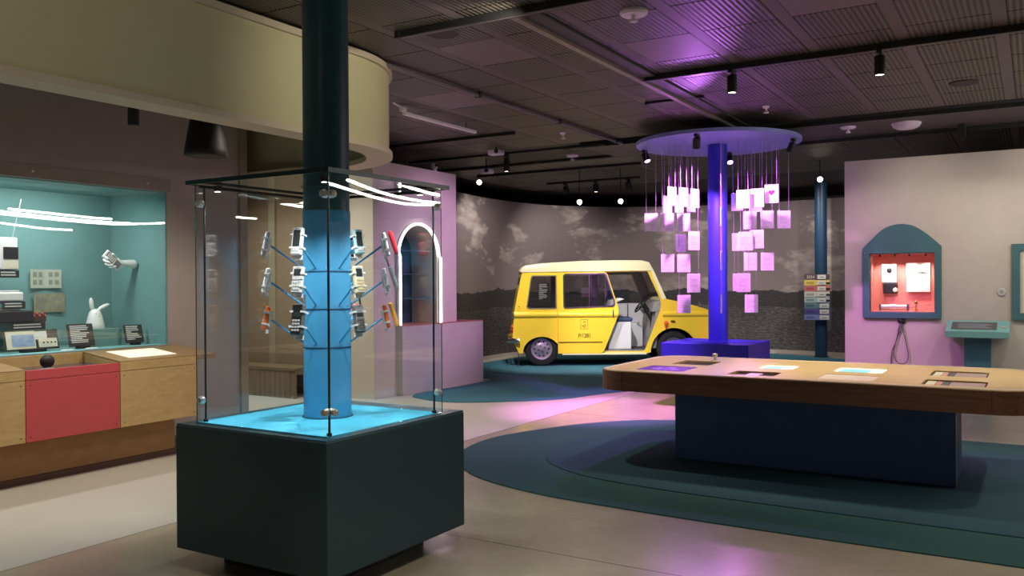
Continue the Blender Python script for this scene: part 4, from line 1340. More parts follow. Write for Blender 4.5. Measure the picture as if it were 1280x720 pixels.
# sliding door
dol = [(0.285, 0.225), (1.06, 0.225), (1.105, 0.27), (1.365, 0.90), (1.375, 0.98), (1.352, 1.08), (1.18, 1.62), (1.15, 1.66), (1.10, 1.675), (0.285, 1.66)]
dwin = [(0.40, 1.07), (0.425, 1.04), (1.25, 1.07), (1.285, 1.10), (1.29, 1.15), (1.145, 1.60), (1.11, 1.635), (0.44, 1.625), (0.40, 1.59)]
door = plate('sliding_door', M_YEL, dol, [dwin], 0.03, van, bevel=0.004, fn=vs(0.05, -0.004))


def grow(poly, s):
    cx = sum(p[0] for p in poly) / len(poly)
    cy = sum(p[1] for p in poly) / len(poly)
    return [(p[0] + s * (1 if p[0] > cx else -1), p[1] + s * (1 if p[1] > cy else -1)) for p in poly]


plate('window_trim', M_CHROME, grow(dwin, 0.018), [grow(dwin, -0.004)], 0.014, door, fn=vs(0.05, -0.036))
plate('door_glass', M_VANGL, dwin, [], 0.004, door, fn=vs(0.05, -0.012))
MB().box(0.84, 0.852, -0.02, 0.02, 1.05, 1.63).build('window_divider', M_CHROME, door, loc=(0, 0.035, 0))
MB().box(1.255, 1.268, -0.05, -0.02, 0.86, 1.0).build('door_handle', M_CHROME, door)
MB().box(0.29, 1.075, -0.028, -0.012, 0.425, 0.435).build('door_crease', mat('crease_brown', (120, 70, 14), 0.5), door)
# emblem and number
plate('emblem_frame', M_PRINT, [(0.69, 0.66), (0.82, 0.66), (0.82, 0.83), (0.69, 0.83)], [[(0.695, 0.665), (0.815, 0.665), (0.815, 0.825), (0.695, 0.825)]], 0.002, door, fn=vs(0.05, -0.036))
plate('emblem_horn', M_PRINT, circ(0.757, 0.71, 0.026, 16), [circ(0.757, 0.71, 0.017, 16)], 0.002, door, fn=vs(0.05, -0.036))
plate('emblem_horn', M_PRINT, [(0.715, 0.70), (0.735, 0.705), (0.735, 0.717), (0.715, 0.722)], [], 0.002, door, fn=vs(0.05, -0.036))
plate('emblem_crown', M_PRINT, [(0.735, 0.775), (0.78, 0.775), (0.775, 0.782), (0.757, 0.79), (0.74, 0.782)], [], 0.002, door, fn=vs(0.05, -0.036))
text('number', 'P/1281', 0.105, M_PRINT, door, (0.757, -0.014, 0.54), (R(90) , 0, 0), sx=0.78)
# belt highlight moulding
def moulding(x0, x1, par, v0):
    prof = [(0.0, 0.86), (-0.022, 0.875), (-0.036, 0.905), (-0.034, 0.93), (-0.016, 0.955), (0.0, 0.965)]
    mb = MB()
    n = len(prof)
    v = [(x, a + v0 + 0.05 * b, b) for x in (x0, x1) for a, b in prof]
    f = [[i, i + 1, n + i + 1, n + i] for i in range(n - 1)] + [list(range(n)), list(range(n, 2 * n)), [0, n, 2 * n - 1, n - 1]]
    mb.add(v, f).build('belt_moulding', M_YEL, par, smooth=True)
moulding(-0.49, 0.275, van, 0.0)
moulding(0.29, 1.355, door, -0.034)
moulding(2.16, 3.08, van, 0.0)
# rear window glass + notice
plate('rear_quarter_glass', M_VANGL, rwin, [], 0.004, van, fn=vs(0.05, 0.02))
plate('window_seal', mat('seal_grey', (120, 112, 104), 0.5), grow(rwin, 0.014), [grow(rwin, -0.004)], 0.008, van, fn=vs(0.05, -0.001))
nt_ = MB().box(-0.06, 0.15, 0.03, 0.036, 1.18, 1.48).build('notice', M_DKPANEL, van, loc=(0, 0.07, 0))
q = MB()
textlines(q, -0.04, 0.13, 1.46, 12, 0.0235, 0.012, 0.0295, 7)
q.build('print_lines', M_TEXT, nt_)
plate('far_glass', M_VANGL, fwin1, [], 0.004, van, fn=vs(0.05, 0.02, -1))
plate('far_glass', M_VANGL, fwin2, [], 0.004, van, fn=vs(0.05, 0.02, -1))
plate('far_glass', M_VANGL, rwin, [], 0.004, van, fn=vs(0.05, 0.02, -1))
MB().box(1.30, 1.315, VW - 0.14, VW - 0.12, 1.05, 1.63).build('window_divider', M_CHROME, van)


def cross(name, poly, v0, v1, m, bevel=0.0, lean=0.05, smooth=False):
    """extrude a side-view polygon across the van"""
    mb = MB().prism(poly, 0, 1, fn=lambda p: (p[0], v0 + p[1] * lean if p[2] < 0.5 else v1 - p[1] * lean, p[1]))
    return mb.build(name, m, van, bevel=bevel, smooth=smooth)


cross('roof', [(-0.37, 1.66), (-0.38, 1.70), (-0.30, 1.79), (0.0, 1.83), (0.68, 1.868), (1.3, 1.878), (1.80, 1.875), (1.93, 1.84), (1.985, 1.74), (1.975, 1.69), (1.90, 1.69)], -0.02, VW + 0.02, M_ROOF, 0.035, smooth=True)
cross('roof_gutter', [(0.27, 1.675), (1.96, 1.69), (1.96, 1.715), (0.27, 1.70)], -0.03, VW + 0.03, M_ROOF, 0.004)
cross('bonnet', [(2.19, 1.16), (2.23, 1.185), (2.6, 1.10), (2.92, 1.01), (3.06, 0.955), (3.05, 0.93), (2.2, 1.12)], 0.03, VW - 0.03, M_YEL, 0.018, smooth=True)
cross('nose', [(3.06, 0.955), (3.13, 0.86), (3.15, 0.50), (3.10, 0.34), (3.04, 0.34), (3.06, 0.9)], 0.0, VW, M_YEL, 0.01)
cross('rear_panel', [(-0.52, 0.45), (-0.50, 0.42), (-0.45, 0.42), (-0.46, 0.92), (-0.315, 1.66), (-0.345, 1.67), (-0.495, 0.93)], 0.02, VW - 0.02, M_YEL, 0.006)
cross('rear_screen', [(-0.455, 1.0), (-0.475, 1.0), (-0.365, 1.58), (-0.345, 1.58)], 0.2, VW - 0.2, M_DKPANEL)
cross('floor_pan', [(-0.4, 0.24), (3.0, 0.24), (3.0, 0.275), (-0.4, 0.275)], 0.44, VW - 0.44, M_GREYINT)
cross('cab_floor', [(0.37, 0.24), (1.9, 0.24), (1.9, 0.274), (0.37, 0.274)], 0.03, VW - 0.03, M_GREYINT)
cross('sill', [(0.36, 0.20), (1.86, 0.20), (1.86, 0.235), (0.36, 0.235)], -0.03, 0.10, M_ROOF, 0.005)
# windscreen with cream frame
cross('windscreen_glass', [(2.185, 1.20), (2.195, 1.20), (1.975, 1.70), (1.965, 1.70)], 0.06, VW - 0.06, M_VANGL)
for (a0, a1) in ((0.0, 0.075), (VW - 0.075, VW)):
    cross('pillar', [(2.16, 1.17), (2.23, 1.19), (1.99, 1.74), (1.93, 1.74)], a0 - 0.002, a1 + 0.002 + (0.1 if a0 == 0 else 0), M_ROOF if a0 == 0 else M_GREYINT, 0.01)
cross('scuttle', [(2.14, 1.14), (2.235, 1.175), (2.22, 1.215), (2.16, 1.2)], 0.03, VW - 0.03, M_ROOF, 0.006)
MB().tube([(2.24, 0.12, 1.20), (2.20, 0.16, 1.32), (2.13, 0.24, 1.42)], 0.008, 6).build('wiper', M_BLACK, van)
# bumpers, lamps, trims
MB().tube([(-0.40, -0.03, 0.46), (-0.56, -0.02, 0.465), (-0.60, 0.1, 0.47), (-0.61, VW / 2, 0.47), (-0.60, VW - 0.1, 0.47), (-0.50, VW + 0.02, 0.465)], 0.045, 10).build('rear_bumper', M_CHROME, van, smooth=True)
MB().tube([(3.05, -0.03, 0.46), (3.20, 0.0, 0.465), (3.24, 0.15, 0.47), (3.25, VW / 2, 0.47), (3.24, VW - 0.15, 0.47), (3.1, VW + 0.02, 0.465)], 0.045, 10).build('front_bumper', M_CHROME, van, smooth=True)
for z, m in ((0.70, M_ORANGE), (0.63, mat('lamp_red', (190, 50, 40), 0.3))):
    MB().ball((-0.525, 0.08, z), 0.05, 12, 8, (0.5, 1, 0.75)).build('tail_lamp', m, van, smooth=True)
MB().box(-0.52, -0.49, 0.03, 0.07, 0.82, 0.96).build('rear_hinge', M_CHROME, van, bevel=0.005)
MB().ball((2.21, -0.015, 0.755), 0.042, 14, 8, (1, 0.4, 1)).build('side_indicator', M_ORANGE, van, smooth=True)
MB().box(2.20, 2.22, -0.012, 0.02, 0.66, 0.72).build('indicator_stem', mat('stem_red', (180, 60, 30), 0.4), van)
MB().box(2.30, 2.37, -0.006, 0.03, 0.785, 0.80).build('side_badge', M_PRINT, van)
MB().tube([(2.82, 0.06, 1.03), (2.84, 0.05, 1.10), (2.80, 0.03, 1.12)], 0.012, 6).build('bonnet_catch', M_CHROME, van)
MB().ball((3.14, 0.25, 0.70), 0.10, 16, 10, (0.5, 1, 1)).build('head_lamp', M_CHROME, van, smooth=True)
MB().ball((3.14, VW - 0.25, 0.70), 0.10, 16, 10, (0.5, 1, 1)).build('head_lamp', M_CHROME, van, smooth=True)
MB().ball((-0.40, -0.0, 1.06), 0.012, 8, 6).build('side_stud', M_CHROME, van)


def wheel(x, y, flip):
    W = Matrix.Translation((x, y, 0.304)) @ Matrix.Rotation(R(90 if not flip else -90), 4, 'X')
    ty = MB().lathe([(0.19, -0.07), (0.26, -0.085), (0.295, -0.07), (0.302, -0.04), (0.302, 0.04), (0.295, 0.07), (0.26, 0.085), (0.19, 0.07)], 36, W, cap=False).build('tyre', M_TYRE, van, smooth=True)
    rim = MB().lathe([(0.19, 0.072), (0.185, 0.055), (0.165, 0.05), (0.15, 0.02), (0.11, 0.03), (0.085, 0.045), (0.04, 0.05), (0.035, 0.065), (0.001, 0.068)], 30, W, cap=False).build('rim', M_RIMM, ty, smooth=True)
    hb = MB()
    for k in range(10):
        a = R(36 * k)
        hb.ball(W @ Vector((0.128 * math.cos(a), 0.128 * math.sin(a), 0.026)), 0.016, 8, 5)
    hb.build('rim_slots', M_BLACK, ty)
    nb = MB()
    for k in range(4):
        a = R(90 * k + 20)
        nb.ball(W @ Vector((0.06 * math.cos(a), 0.06 * math.sin(a), 0.052)), 0.013, 8, 5)
    nb.build('wheel_nuts', M_BLACK, ty)


for x in (0.0, 2.36):
    wheel(x, 0.15, False)
    wheel(x, VW - 0.15, True)
for x, r in ((0.0, 0.33), (2.36, 0.415)):
    for y0, y1 in ((0.045, 0.42), (VW - 0.42, VW - 0.045)):
        pts = [(x + r * math.cos(R(a)), 0.235 + r * (0.87 if x == 0 else 1.02) * math.sin(R(a))) for a in range(0, 181, 12)]
        mb = MB()
        n = len(pts)
        v = [(p[0], y, p[1]) for y in (y0, y1) for p in pts]
        mb.add(v, [[i, i + 1, n + i + 1, n + i] for i in range(n - 1)] + [list(range(n, 2 * n)) if y0 < 0.5 else list(range(n))])
        mb.build('wheel_arch', M_BLACK, van, smooth=True)
# interior
MB().box(1.20, 1.62, 0.14, 0.70, 0.28, 0.78, Matrix.Shear('XZ', 4, (0, 0))).build('seat_box', M_INT, van, bevel=0.02)
MB().box(1.16, 1.64, 0.12, 0.72, 0.785, 0.85).build('seat_cushion', M_SEAT, van, bevel=0.02)
bk = MB().prism([(1.16, 0.82), (1.28, 0.80), (1.36, 1.12), (1.50, 1.18), (1.44, 1.20), (1.26, 1.16)], 0, 1, fn=lambda p: (p[0], 0.16 if p[2] < 0.5 else 0.68, p[1])).build('seat_back', M_INT, van, bevel=0.02)
MB().prism([(1.12, 0.28), (2.06, 0.28), (2.08, 1.08), (1.30, 1.08)], 0, 1, fn=lambda p: (p[0], VW - 0.16 if p[2] < 0.5 else VW - 0.13, p[1])).build('far_door_card', M_INT, van, bevel=0.008)
MB().box(1.60, 1.94, 0.80, 1.25, 0.28, 0.72).build('side_bin', M_INT, van, bevel=0.02)
MB().box(1.28, 1.30, 0.74, VW - 0.15, 0.28, 1.10).build('cargo_divider', M_INT, van)
MB().box(1.64, 1.66, 0.74, 0.76, 0.28, 1.08).build('grab_pole', M_GREYMET, van)
MB().prism([(1.98, 0.95), (2.14, 0.95), (2.16, 1.16), (2.02, 1.12)], 0, 1, fn=lambda p: (p[0], 0.10 if p[2] < 0.5 else VW - 0.12, p[1])).build('dashboard', M_GREYINT, van, bevel=0.015)
MB().prism([(1.95, 0.30), (2.05, 0.30), (2.14, 0.95), (2.05, 0.95)], 0, 1, fn=lambda p: (p[0], 0.10 if p[2] < 0.5 else VW - 0.12, p[1])).build('front_bulkhead', M_GREYINT, van)
SW = Matrix.Translation((1.86, 0.42, 1.10)) @ Matrix.Rotation(R(-52), 4, 'Y')
sw = MB().tube([SW @ Vector((0.2 * math.cos(R(a)), 0.2 * math.sin(R(a)), 0)) for a in range(0, 360, 12)], 0.014, 8, closed=True).build('steering_wheel', M_BLACK, van, smooth=True)
sp_ = MB()
for a in (30, 150, 270):
    sp_.tube([SW @ Vector((0, 0, -0.02)), SW @ Vector((0.19 * math.cos(R(a)), 0.19 * math.sin(R(a)), 0))], 0.010, 6)
sp_.ball(SW @ Vector((0, 0, -0.015)), 0.04, 12, 8)
sp_.build('steering_hub', M_BLACK, sw, smooth=True)
MB().tube([SW @ Vector((0, 0, -0.02)), (2.05, 0.42, 0.80), (2.04, 0.40, 0.55)], [0.045, 0.05, 0.04], 12).build('steering_column', M_BLACK, van, smooth=True)
MB().ball((1.99, 0.38, 0.93), 0.03, 10, 6).build('ignition', M_CHROME, van)
for x in (1.55, 1.70, 1.85):
    MB().box(x, x + 0.012, 0.12, 0.75, 0.276, 0.285).build('floor_rib', M_BLACK, van)
MB().box(1.42, 1.90, 0.08, 0.78, 0.275, 0.28).build('floor_mat', mat('mat_grey', (86, 84, 88), 0.8), van)
# cable from the van to the socket
MB().tube([(-0.42, 0.05, 0.25), (-0.40, -0.02, 0.12), (-0.44, -0.05, 0.008)], 0.006, 6).build('tow_cable', M_BLACK, van)

# ================================================================== RIGHT PARTITION
cab = thing('wall_cabinet', 'teal arched wall cabinet with a lit red interior', 'cabinet', (-1.455, RY, 1.02))
cl = (1.455, -RY, -1.02)


def cabf(y):
    return lambda p: (p[0] + cl[0], y - p[2] + cl[1], p[1] + cl[2])


arc_px = smooth_path([(585, 178), (510, 115), (450, 72), (390, 42), (310, 31), (230, 45), (170, 78), (110, 130), (50, 186)], 4)
arc = [(-1.914 + (a - 50) / 535 * 0.918, 1.91 + (190 - b) / 158 * 0.31) for a, b in arc_px]
plate('frame', M_TEALFR, [(-1.914, 1.02), (-0.996, 1.02)] + arc, [[(-1.83, 1.10), (-1.07, 1.10), (-1.07, 1.85), (-1.83, 1.85)]], 0.05, cab, bevel=0.004, fn=cabf(RY - 0.002))
ins = MB()
for (x0, x1, z0, z1, y0, y1) in ((-1.83, -1.07, 1.10, 1.85, 0.26, 0.27), (-1.83, -1.82, 1.10, 1.85, 0, 0.26), (-1.08, -1.07, 1.10, 1.85, 0, 0.26), (-1.82, -1.08, 1.10, 1.11, 0, 0.26), (-1.82, -1.08, 1.84, 1.85, 0, 0.26)):
    ins.box(x0 + cl[0], x1 + cl[0], y0, y1, z0 + cl[2], z1 + cl[2])
ins.build('lining', M_REDIN, cab)
box('glass', M_GLASS, -1.83 + cl[0], -1.07 + cl[0], -0.004, 0.0, 1.10 + cl[2], 1.85 + cl[2], cab)
for x in (-1.72, -1.54, -1.37, -1.18):
    MB().lathe([(0.011, 0), (0.013, 0.03)], 8, Matrix.Translation((x + cl[0], 0.05, 1.812 + cl[2]))).build('mini_spot', M_BLACK, cab)
    spot((x, RY + 0.05, 1.805), (x + 0.02, RY + 0.24, 1.35), 7.0, (1, 0.94, 0.88), 95, 0.8, 0.01)
q = MB()
for (xa, xb, z) in ((-1.56, -1.36, 2.10), (-1.66, -1.26, 2.015)):
    n = 9 if z > 2.05 else 16
    for k in range(n):
        w = (xb - xa) / n
        q.box(xa + k * w + cl[0], xa + k * w + w * 0.7 + cl[0], -0.0535, -0.052, z - 0.025 + cl[2], z + (0.028 if k % 3 else 0.018) + cl[2])
q.build('title_print', mat('title_print', (74, 116, 124), 0.6), cab)
MB().lathe([(0.008, 0), (0.008, 0.004)], 8, Matrix.Translation((-1.885 + cl[0], -0.052, 1.86 + cl[2])) @ Matrix.Rotation(R(90), 4, 'X')).build('screw', M_STEEL, cab)
# things in it
wp = thing('wall_telephone', 'white wall telephone with a round dial in the red cabinet', 'telephone', (-1.63, RY + 0.2, 1.47))
MB().box(-0.09, 0.09, 0.0, 0.055, 0.0, 0.25).build('body', M_WHITE, wp, bevel=0.012)
MB().lathe([(0.032, 0), (0.032, 0.008), (0.02, 0.012), (0.001, 0.012)], 20, Matrix.Translation((0.005, 0.0, 0.165)) @ Matrix.Rotation(R(90), 4, 'X')).build('dial', M_BLACK, wp, smooth=True)
MB().box(-0.06, 0.07, -0.002, 0.002, 0.108, 0.114).build('slot', M_GREYTX, wp)
bx_ = thing('black_box', 'black box with a pale lens mount under the white telephone', 'box', (-1.615, RY + 0.2, 1.335))
MB().box(-0.085, 0.085, 0.0, 0.055, 0.0, 0.13).build('body', M_BLACK, bx_, bevel=0.006)
MB().lathe([(0.03, 0), (0.026, 0.02), (0.012, 0.022)], 16, Matrix.Translation((0.06, 0.0, 0.045)) @ Matrix.Rotation(R(90), 4, 'X')).build('mount', M_PAPER, bx_, smooth=True)
po_ = thing('poster_board', 'white poster board with a small printed title in the red cabinet', 'poster', (-1.285, RY + 0.215, 1.355))
MB().box(-0.14, 0.14, 0.0, 0.012, 0.0, 0.375).build('board', M_WHITE, po_)
q = MB()
q.box(-0.06, 0.12, -0.002, 0.0, 0.235, 0.243)
for k in range(7):
    q.box(0.0 + k * 0.013, 0.009 + k * 0.013, -0.002, 0.0, 0.245, 0.262 + 0.004 * (k % 2))
q.build('title_print', M_PRINT, po_)
rl = thing('metal_roller', 'horizontal metal roller instrument at the bottom of the red cabinet', 'instrument', (-1.56, RY + 0.13, 1.112))
MB().lathe([(0.035, -0.16), (0.035, -0.05), (0.042, -0.05), (0.042, 0.03), (0.035, 0.03), (0.035, 0.16)], 18, Matrix.Translation((0, 0, 0.045)) @ Matrix.Rotation(R(90), 4, 'Y')).build('drum', M_STEEL, rl, smooth=True)
for s in (-1, 1):
    MB().box(s * 0.165 - 0.01, s * 0.165 + 0.01, -0.05, 0.05, 0, 0.085).build('bracket', M_GREYMET, rl)
fg = thing('brass_fitting', 'small brass fitting with a thin rod beside the metal roller', 'fitting', (-1.30, RY + 0.14, 1.112))
MB().lathe([(0.022, 0), (0.022, 0.02), (0.01, 0.03), (0.01, 0.07), (0.018, 0.08), (0.018, 0.12), (0.008, 0.13)], 14).build('post', mat('brass', (190, 140, 80), 0.35, metal=0.8), fg, smooth=True)
MB().tube([(-0.1, -0.02, 0.03), (0.0, -0.02, 0.06), (0.2, -0.01, 0.085)], 0.004, 6).build('rod', M_GREYMET, fg)
# earpiece on its hook with cord
hp = thing('listening_earpiece', 'black earpiece on a hook with a looped cable below the red cabinet', 'earpiece', (-1.455, RY - 0.002, 0.985))
MB().lathe([(0.045, 0), (0.045, 0.02), (0.03, 0.035), (0.012, 0.04)], 18, Matrix.Rotation(R(90), 4, 'X')).build('hook', M_BLACK, hp, smooth=True)
MB().prism([(-0.02, -0.03), (0.012, -0.02), (-0.012, -0.15), (-0.05, -0.13)], 0, 1, fn=lambda p: (p[0], -0.012 - 0.02 * p[2], p[1])).build('receiver', mat('receiver_mauve', (128, 108, 120), 0.5), hp, bevel=0.005)
lp = smooth_path([(-0.01, -0.03, -0.03), (-0.05, -0.03, -0.20), (-0.09, -0.03, -0.40), (-0.06, -0.03, -0.51), (0.01, -0.03, -0.545), (0.07, -0.03, -0.50), (0.075, -0.03, -0.38), (0.035, -0.03, -0.18), (0.005, -0.03, -0.04)], 5)
MB().tube(lp, 0.006, 6).build('cable', mat('cable_grey', (96, 84, 90), 0.5), hp, smooth=True)
MB().tube(smooth_path([(-0.01, -0.02, -0.10), (-0.07, -0.02, -0.28), (-0.12, -0.015, -0.45), (-0.13, -0.01, -0.98)], 5), 0.006, 6).build('cable', mat('cable_grey', (96, 84, 90), 0.5), hp, smooth=True)
# kiosk
ki = thing('info_kiosk', 'pale teal slanted info kiosk on a darker leg before the pale wall', 'kiosk', (-0.59, 11.75, 0))
MB().prism([(-0.17, 0.815), (0.20, 0.815), (0.20, 1.01), (-0.17, 0.895)], 0, 1, fn=lambda p: (-0.335 if p[2] < 0.5 else 0.335, p[0], p[1])).build('head', M_TEALKI, ki, bevel=0.006)
SM = Matrix.Translation((0, -0.17, 0.895)) @ Matrix.Rotation(math.atan2(0.115, 0.37), 4, 'X')
sc_ = MB().box(-0.275, 0.205, 0.06, 0.31, 0.0, 0.004, SM).build('screen', mat('screen_dark', (86, 84, 88), 0.25, vary=0.05), ki)
q = MB()
for i in range(5):
    q.box(-0.21, 0.15 - 0.03 * (i % 3), 0.10 + i * 0.035, 0.115 + i * 0.035, 0.004, 0.005, SM)
q.build('print_lines', mat('screen_lines', (150, 156, 176), 0.4), sc_)
MB().lathe([(0.03, 0.0), (0.03, 0.008), (0.018, 0.014), (0.001, 0.014)], 18, SM @ Matrix.Translation((0.275, 0.14, 0.0))).build('button', M_STEEL, ki, smooth=True)
MB().box(-0.14, 0.14, -0.02, 0.16, 0.0, 0.815).build('leg', M_KIOLEG, ki, bevel=0.004)
MB().box(-0.15, 0.15, -0.03, 0.17, 0.0, 0.04).build('foot', M_KIOLEG, ki)
bt = thing('wall_button', 'round white button on the pale wall above the kiosk', 'button', (-0.344, RY - 0.001, 1.356))
MB().lathe([(0.048, 0), (0.048, 0.012), (0.036, 0.018), (0.034, 0.014), (0.001, 0.014)], 24, Matrix.Rotation(R(90), 4, 'X')).build('ring', mat('button_pale', (206, 204, 206), 0.5), bt, smooth=True)
MB().lathe([(0.02, 0.014), (0.018, 0.02), (0.001, 0.02)], 16, Matrix.Rotation(R(90), 4, 'X')).build('cap', mat('button_grey', (160, 158, 164), 0.5), bt, smooth=True)
fr = thing('framed_panel', 'teal framed pale display panel on the wall past the kiosk', 'frame', (0.22, RY - 0.002, 1.02))
plate('frame', M_TEALFR, [(-0.455, 0), (0.5, 0), (0.5, 0.914), (-0.455, 0.914)], [[(-0.37, 0.085), (0.41, 0.085), (0.41, 0.83), (-0.37, 0.83)]], 0.045, fr, bevel=0.004, fn=lambda p: (p[0], -p[2], p[1]))
MB().box(-0.38, 0.42, -0.012, -0.004, 0.08, 0.84).build('panel', M_PAPER, fr)
MB().box(-0.37, -0.345, -0.02, -0.012, 0.085, 0.83).build('slip', M_WALL, fr)

# ================================================================== TIMELINE COLUMN
tcx, tcy = -3.60, 17.68
tc_ = thing('column', 'slim dark blue round column carrying the coloured year boards', 'column', (tcx, tcy, 0))
MB().lathe([(0.115, 0.0), (0.115, CZ + 0.04)], 32).build('shaft', mat('column_navy', (30, 62, 92), 0.45, vary=0.03), tc_, smooth=True)
MB().lathe([(0.15, 0.0), (0.15, 0.015), (0.118, 0.02)], 28).build('foot', M_BLACK, tc_)
cols = [None, (226, 196, 96), (206, 108, 110), (206, 204, 190), (166, 190, 190), (104, 132, 146), (88, 82, 150), (126, 136, 190)]
sg = thing('timeline_sign', 'stack of coloured year boards fixed to the slim navy column', 'sign', (-3.64, 17.50, 0.733))
sg.rotation_euler = (0, 0, R(8))
hh = 0.1128
for i, c in enumerate(cols):
    z1 = 0.902 - i * hh
    if c:
        b_ = MB().box(-0.235, 0.235, 0.0, 0.03, z1 - hh + 0.006, z1).build('year_board', mat('year_board_%d' % i, c, 0.6, vary=0.03), sg, bevel=0.003)
    else:
        b_ = MB().box(-0.235, 0.235, 0.02, 0.03, z1 - hh + 0.006, z1).build('year_board', mat('year_board_clear', (92, 70, 80), 0.6, vary=0.03), sg)
    cd = MB().box(0.01 if i < 5 else 0.05, 0.165 if i < 5 else 0.22, -0.012, 0.02, z1 - hh + 0.018, z1 - 0.012).build('year_card', M_TEXT, b_)
    q = MB()
    q.box(0.05 if i < 5 else 0.09, 0.13 if i < 5 else 0.18, -0.0135, -0.012, z1 - 0.07, z1 - 0.05)
    q.build('card_print', M_GREYTX, b_)
    if i == 0:
        text('year_text', '2024', 0.075, M_TEXT, b_, (-0.12, 0.018, z1 - 0.055), (R(90), 0, 0))
    else:
        q = MB()
        for k in range(4):
            q.box(-0.19 + k * 0.035, -0.165 + k * 0.035, -0.002, 0.0, z1 - 0.075, z1 - 0.035)
        q.build('year_print', mat('year_print_%d' % i, tuple(int(v * 0.72) for v in c), 0.6, vary=0.0), b_)
    if 0 < i < 5:
        MB().box(0.17, 0.245, -0.014, 0.0, z1 - 0.07, z1 - 0.045).build('tab', M_BLACK, b_)

# ================================================================== CEILING FIXTURES


def track(x0, x1, y0, y1, label, h=0.035, w=0.035, m=None, z=None):
    zz = (CZ - 0.002) if z is None else z
    o = thing('ceiling_track', label, 'track', ((x0 + x1) / 2, (y0 + y1) / 2, zz - h))
    lx, ly = max(x1 - x0, w) / 2, max(y1 - y0, w) / 2
    MB().box(-lx, lx, -ly, ly, 0, h).build('rail', m or M_BLACK, o)
    if x1 - x0 > y1 - y0:
        MB().box(-lx, lx, -w * 0.15, w * 0.15, -0.002, 0.0).build('slot', M_GREYMET, o)
        for s in (-1, 1):
            MB().box(s * lx - 0.02, s * lx + 0.02, -w * 0.6, w * 0.6, -0.003, h).build('end_cap', M_BLACK, o)
    return o


track(-3.05, 2.2, 7.46, 7.46, 'long black light track crossing the ribbed panels above the table', 0.05, 0.05)
track(-5.6, 2.4, 10.72, 10.72, 'black light track along the smooth bulkhead behind the disc', 0.045, 0.045)
track(-2.75, 2.4, 12.0, 12.0, 'black light track just in front of the pale free-standing wall', 0.045, 0.045, z=CZ - 0.018)
track(-8.0, -5.6, 9.3, 9.3, 'short black light track behind the white strip lamp')
track(-8.3, -5.0, 10.68, 10.68, 'black light track carrying the spot above the arched wall', z=CZ - 0.004)
track(-8.4, -5.35, 12.75, 12.75, 'black light track over the rear of the van')
track(-7.5, -5.75, 13.66, 13.66, 'short hanging black light track with three spots over the van', z=CZ - 0.10)
track(-3.5, -2.9, 8.55, 8.55, 'very short black track stub by the long grey rail', 0.02, 0.03)
track(-4.1, -2.2, 5.15, 5.15, 'black track at the near end of the long grey rail', 0.05, 0.06)
gr = thing('ceiling_rail', 'long pale grey metal rail running to the round ceiling disc', 'rail', (-3.12, 7.9, CZ - 0.05))
MB().box(-0.028, 0.028, -2.7, 2.6, 0.0, 0.048).build('rail', mat('rail_grey', (134, 122, 116), 0.4, metal=0.4), gr, bevel=0.004)
MB().box(0.03, 0.16, -2.7, 2.6, 0.03, 0.048).build('gap_shade', mat('gap_shade_green', (60, 60, 50), 0.6), gr)  # dark strip beside the rail, the gap's shade put into its colour
pi_ = thing('ceiling_pipe', 'thin grey pipe along the ceiling beside the hanging band', 'pipe', (-4.74, 8.0, CZ - 0.03))
MB().tube([(0, -2.9, 0), (0, 2.7, 0)], 0.022, 10).build('pipe', mat('pipe_grey', (100, 92, 92), 0.5), pi_, smooth=True)
for y in (-2.5, -0.8, 0.9, 2.5):
    MB().box(-0.03, 0.03, y - 0.02, y + 0.02, -0.025, 0.03).build('bracket', M_BLACK, pi_)

SPOT_LEN = 0.155


def fixture(x, y, ztop, label, aim=None, lens=None, length=SPOT_LEN, r=0.042, group=None, bodym=None):
    """cylinder spot: adapter fixed to the track, body tilted to its aim; returns lamp position"""
    o = thing('spot_lamp', label, 'spotlight', (x, y, ztop), 0, group)
    MB().box(-0.02, 0.02, -0.05, 0.05, -0.03, 0.0).tube([(0, 0, -0.02), (0, 0, -0.05)], 0.012, 8).build('adapter', bodym or M_BLACK, o)
    d = Vector((0, 0, -1)) if aim is None else (Vector(aim) - Vector((x, y, ztop - 0.05))).normalized()
    Q = Matrix.Translation((0, 0, -0.045)) @ (-d).to_track_quat('Z', 'Y').to_matrix().to_4x4()
    b = MB().lathe([(r * 0.9, 0.0), (r, -0.006), (r, -length), (r * 0.86, -length), (r * 0.8, -length + 0.012), (0.001, -length + 0.012)], 18, Q).build('body', bodym or M_BLACK, o, smooth=True)
    if lens:
        MB().lathe([(0.001, -length + 0.006), (r * 0.8, -length + 0.006), (r * 0.8, -length + 0.009)], 16, Q).build('lens', lens, b)
    return Vector((x, y, ztop)) + Q @ Vector((0, 0, -length - 0.01)), d


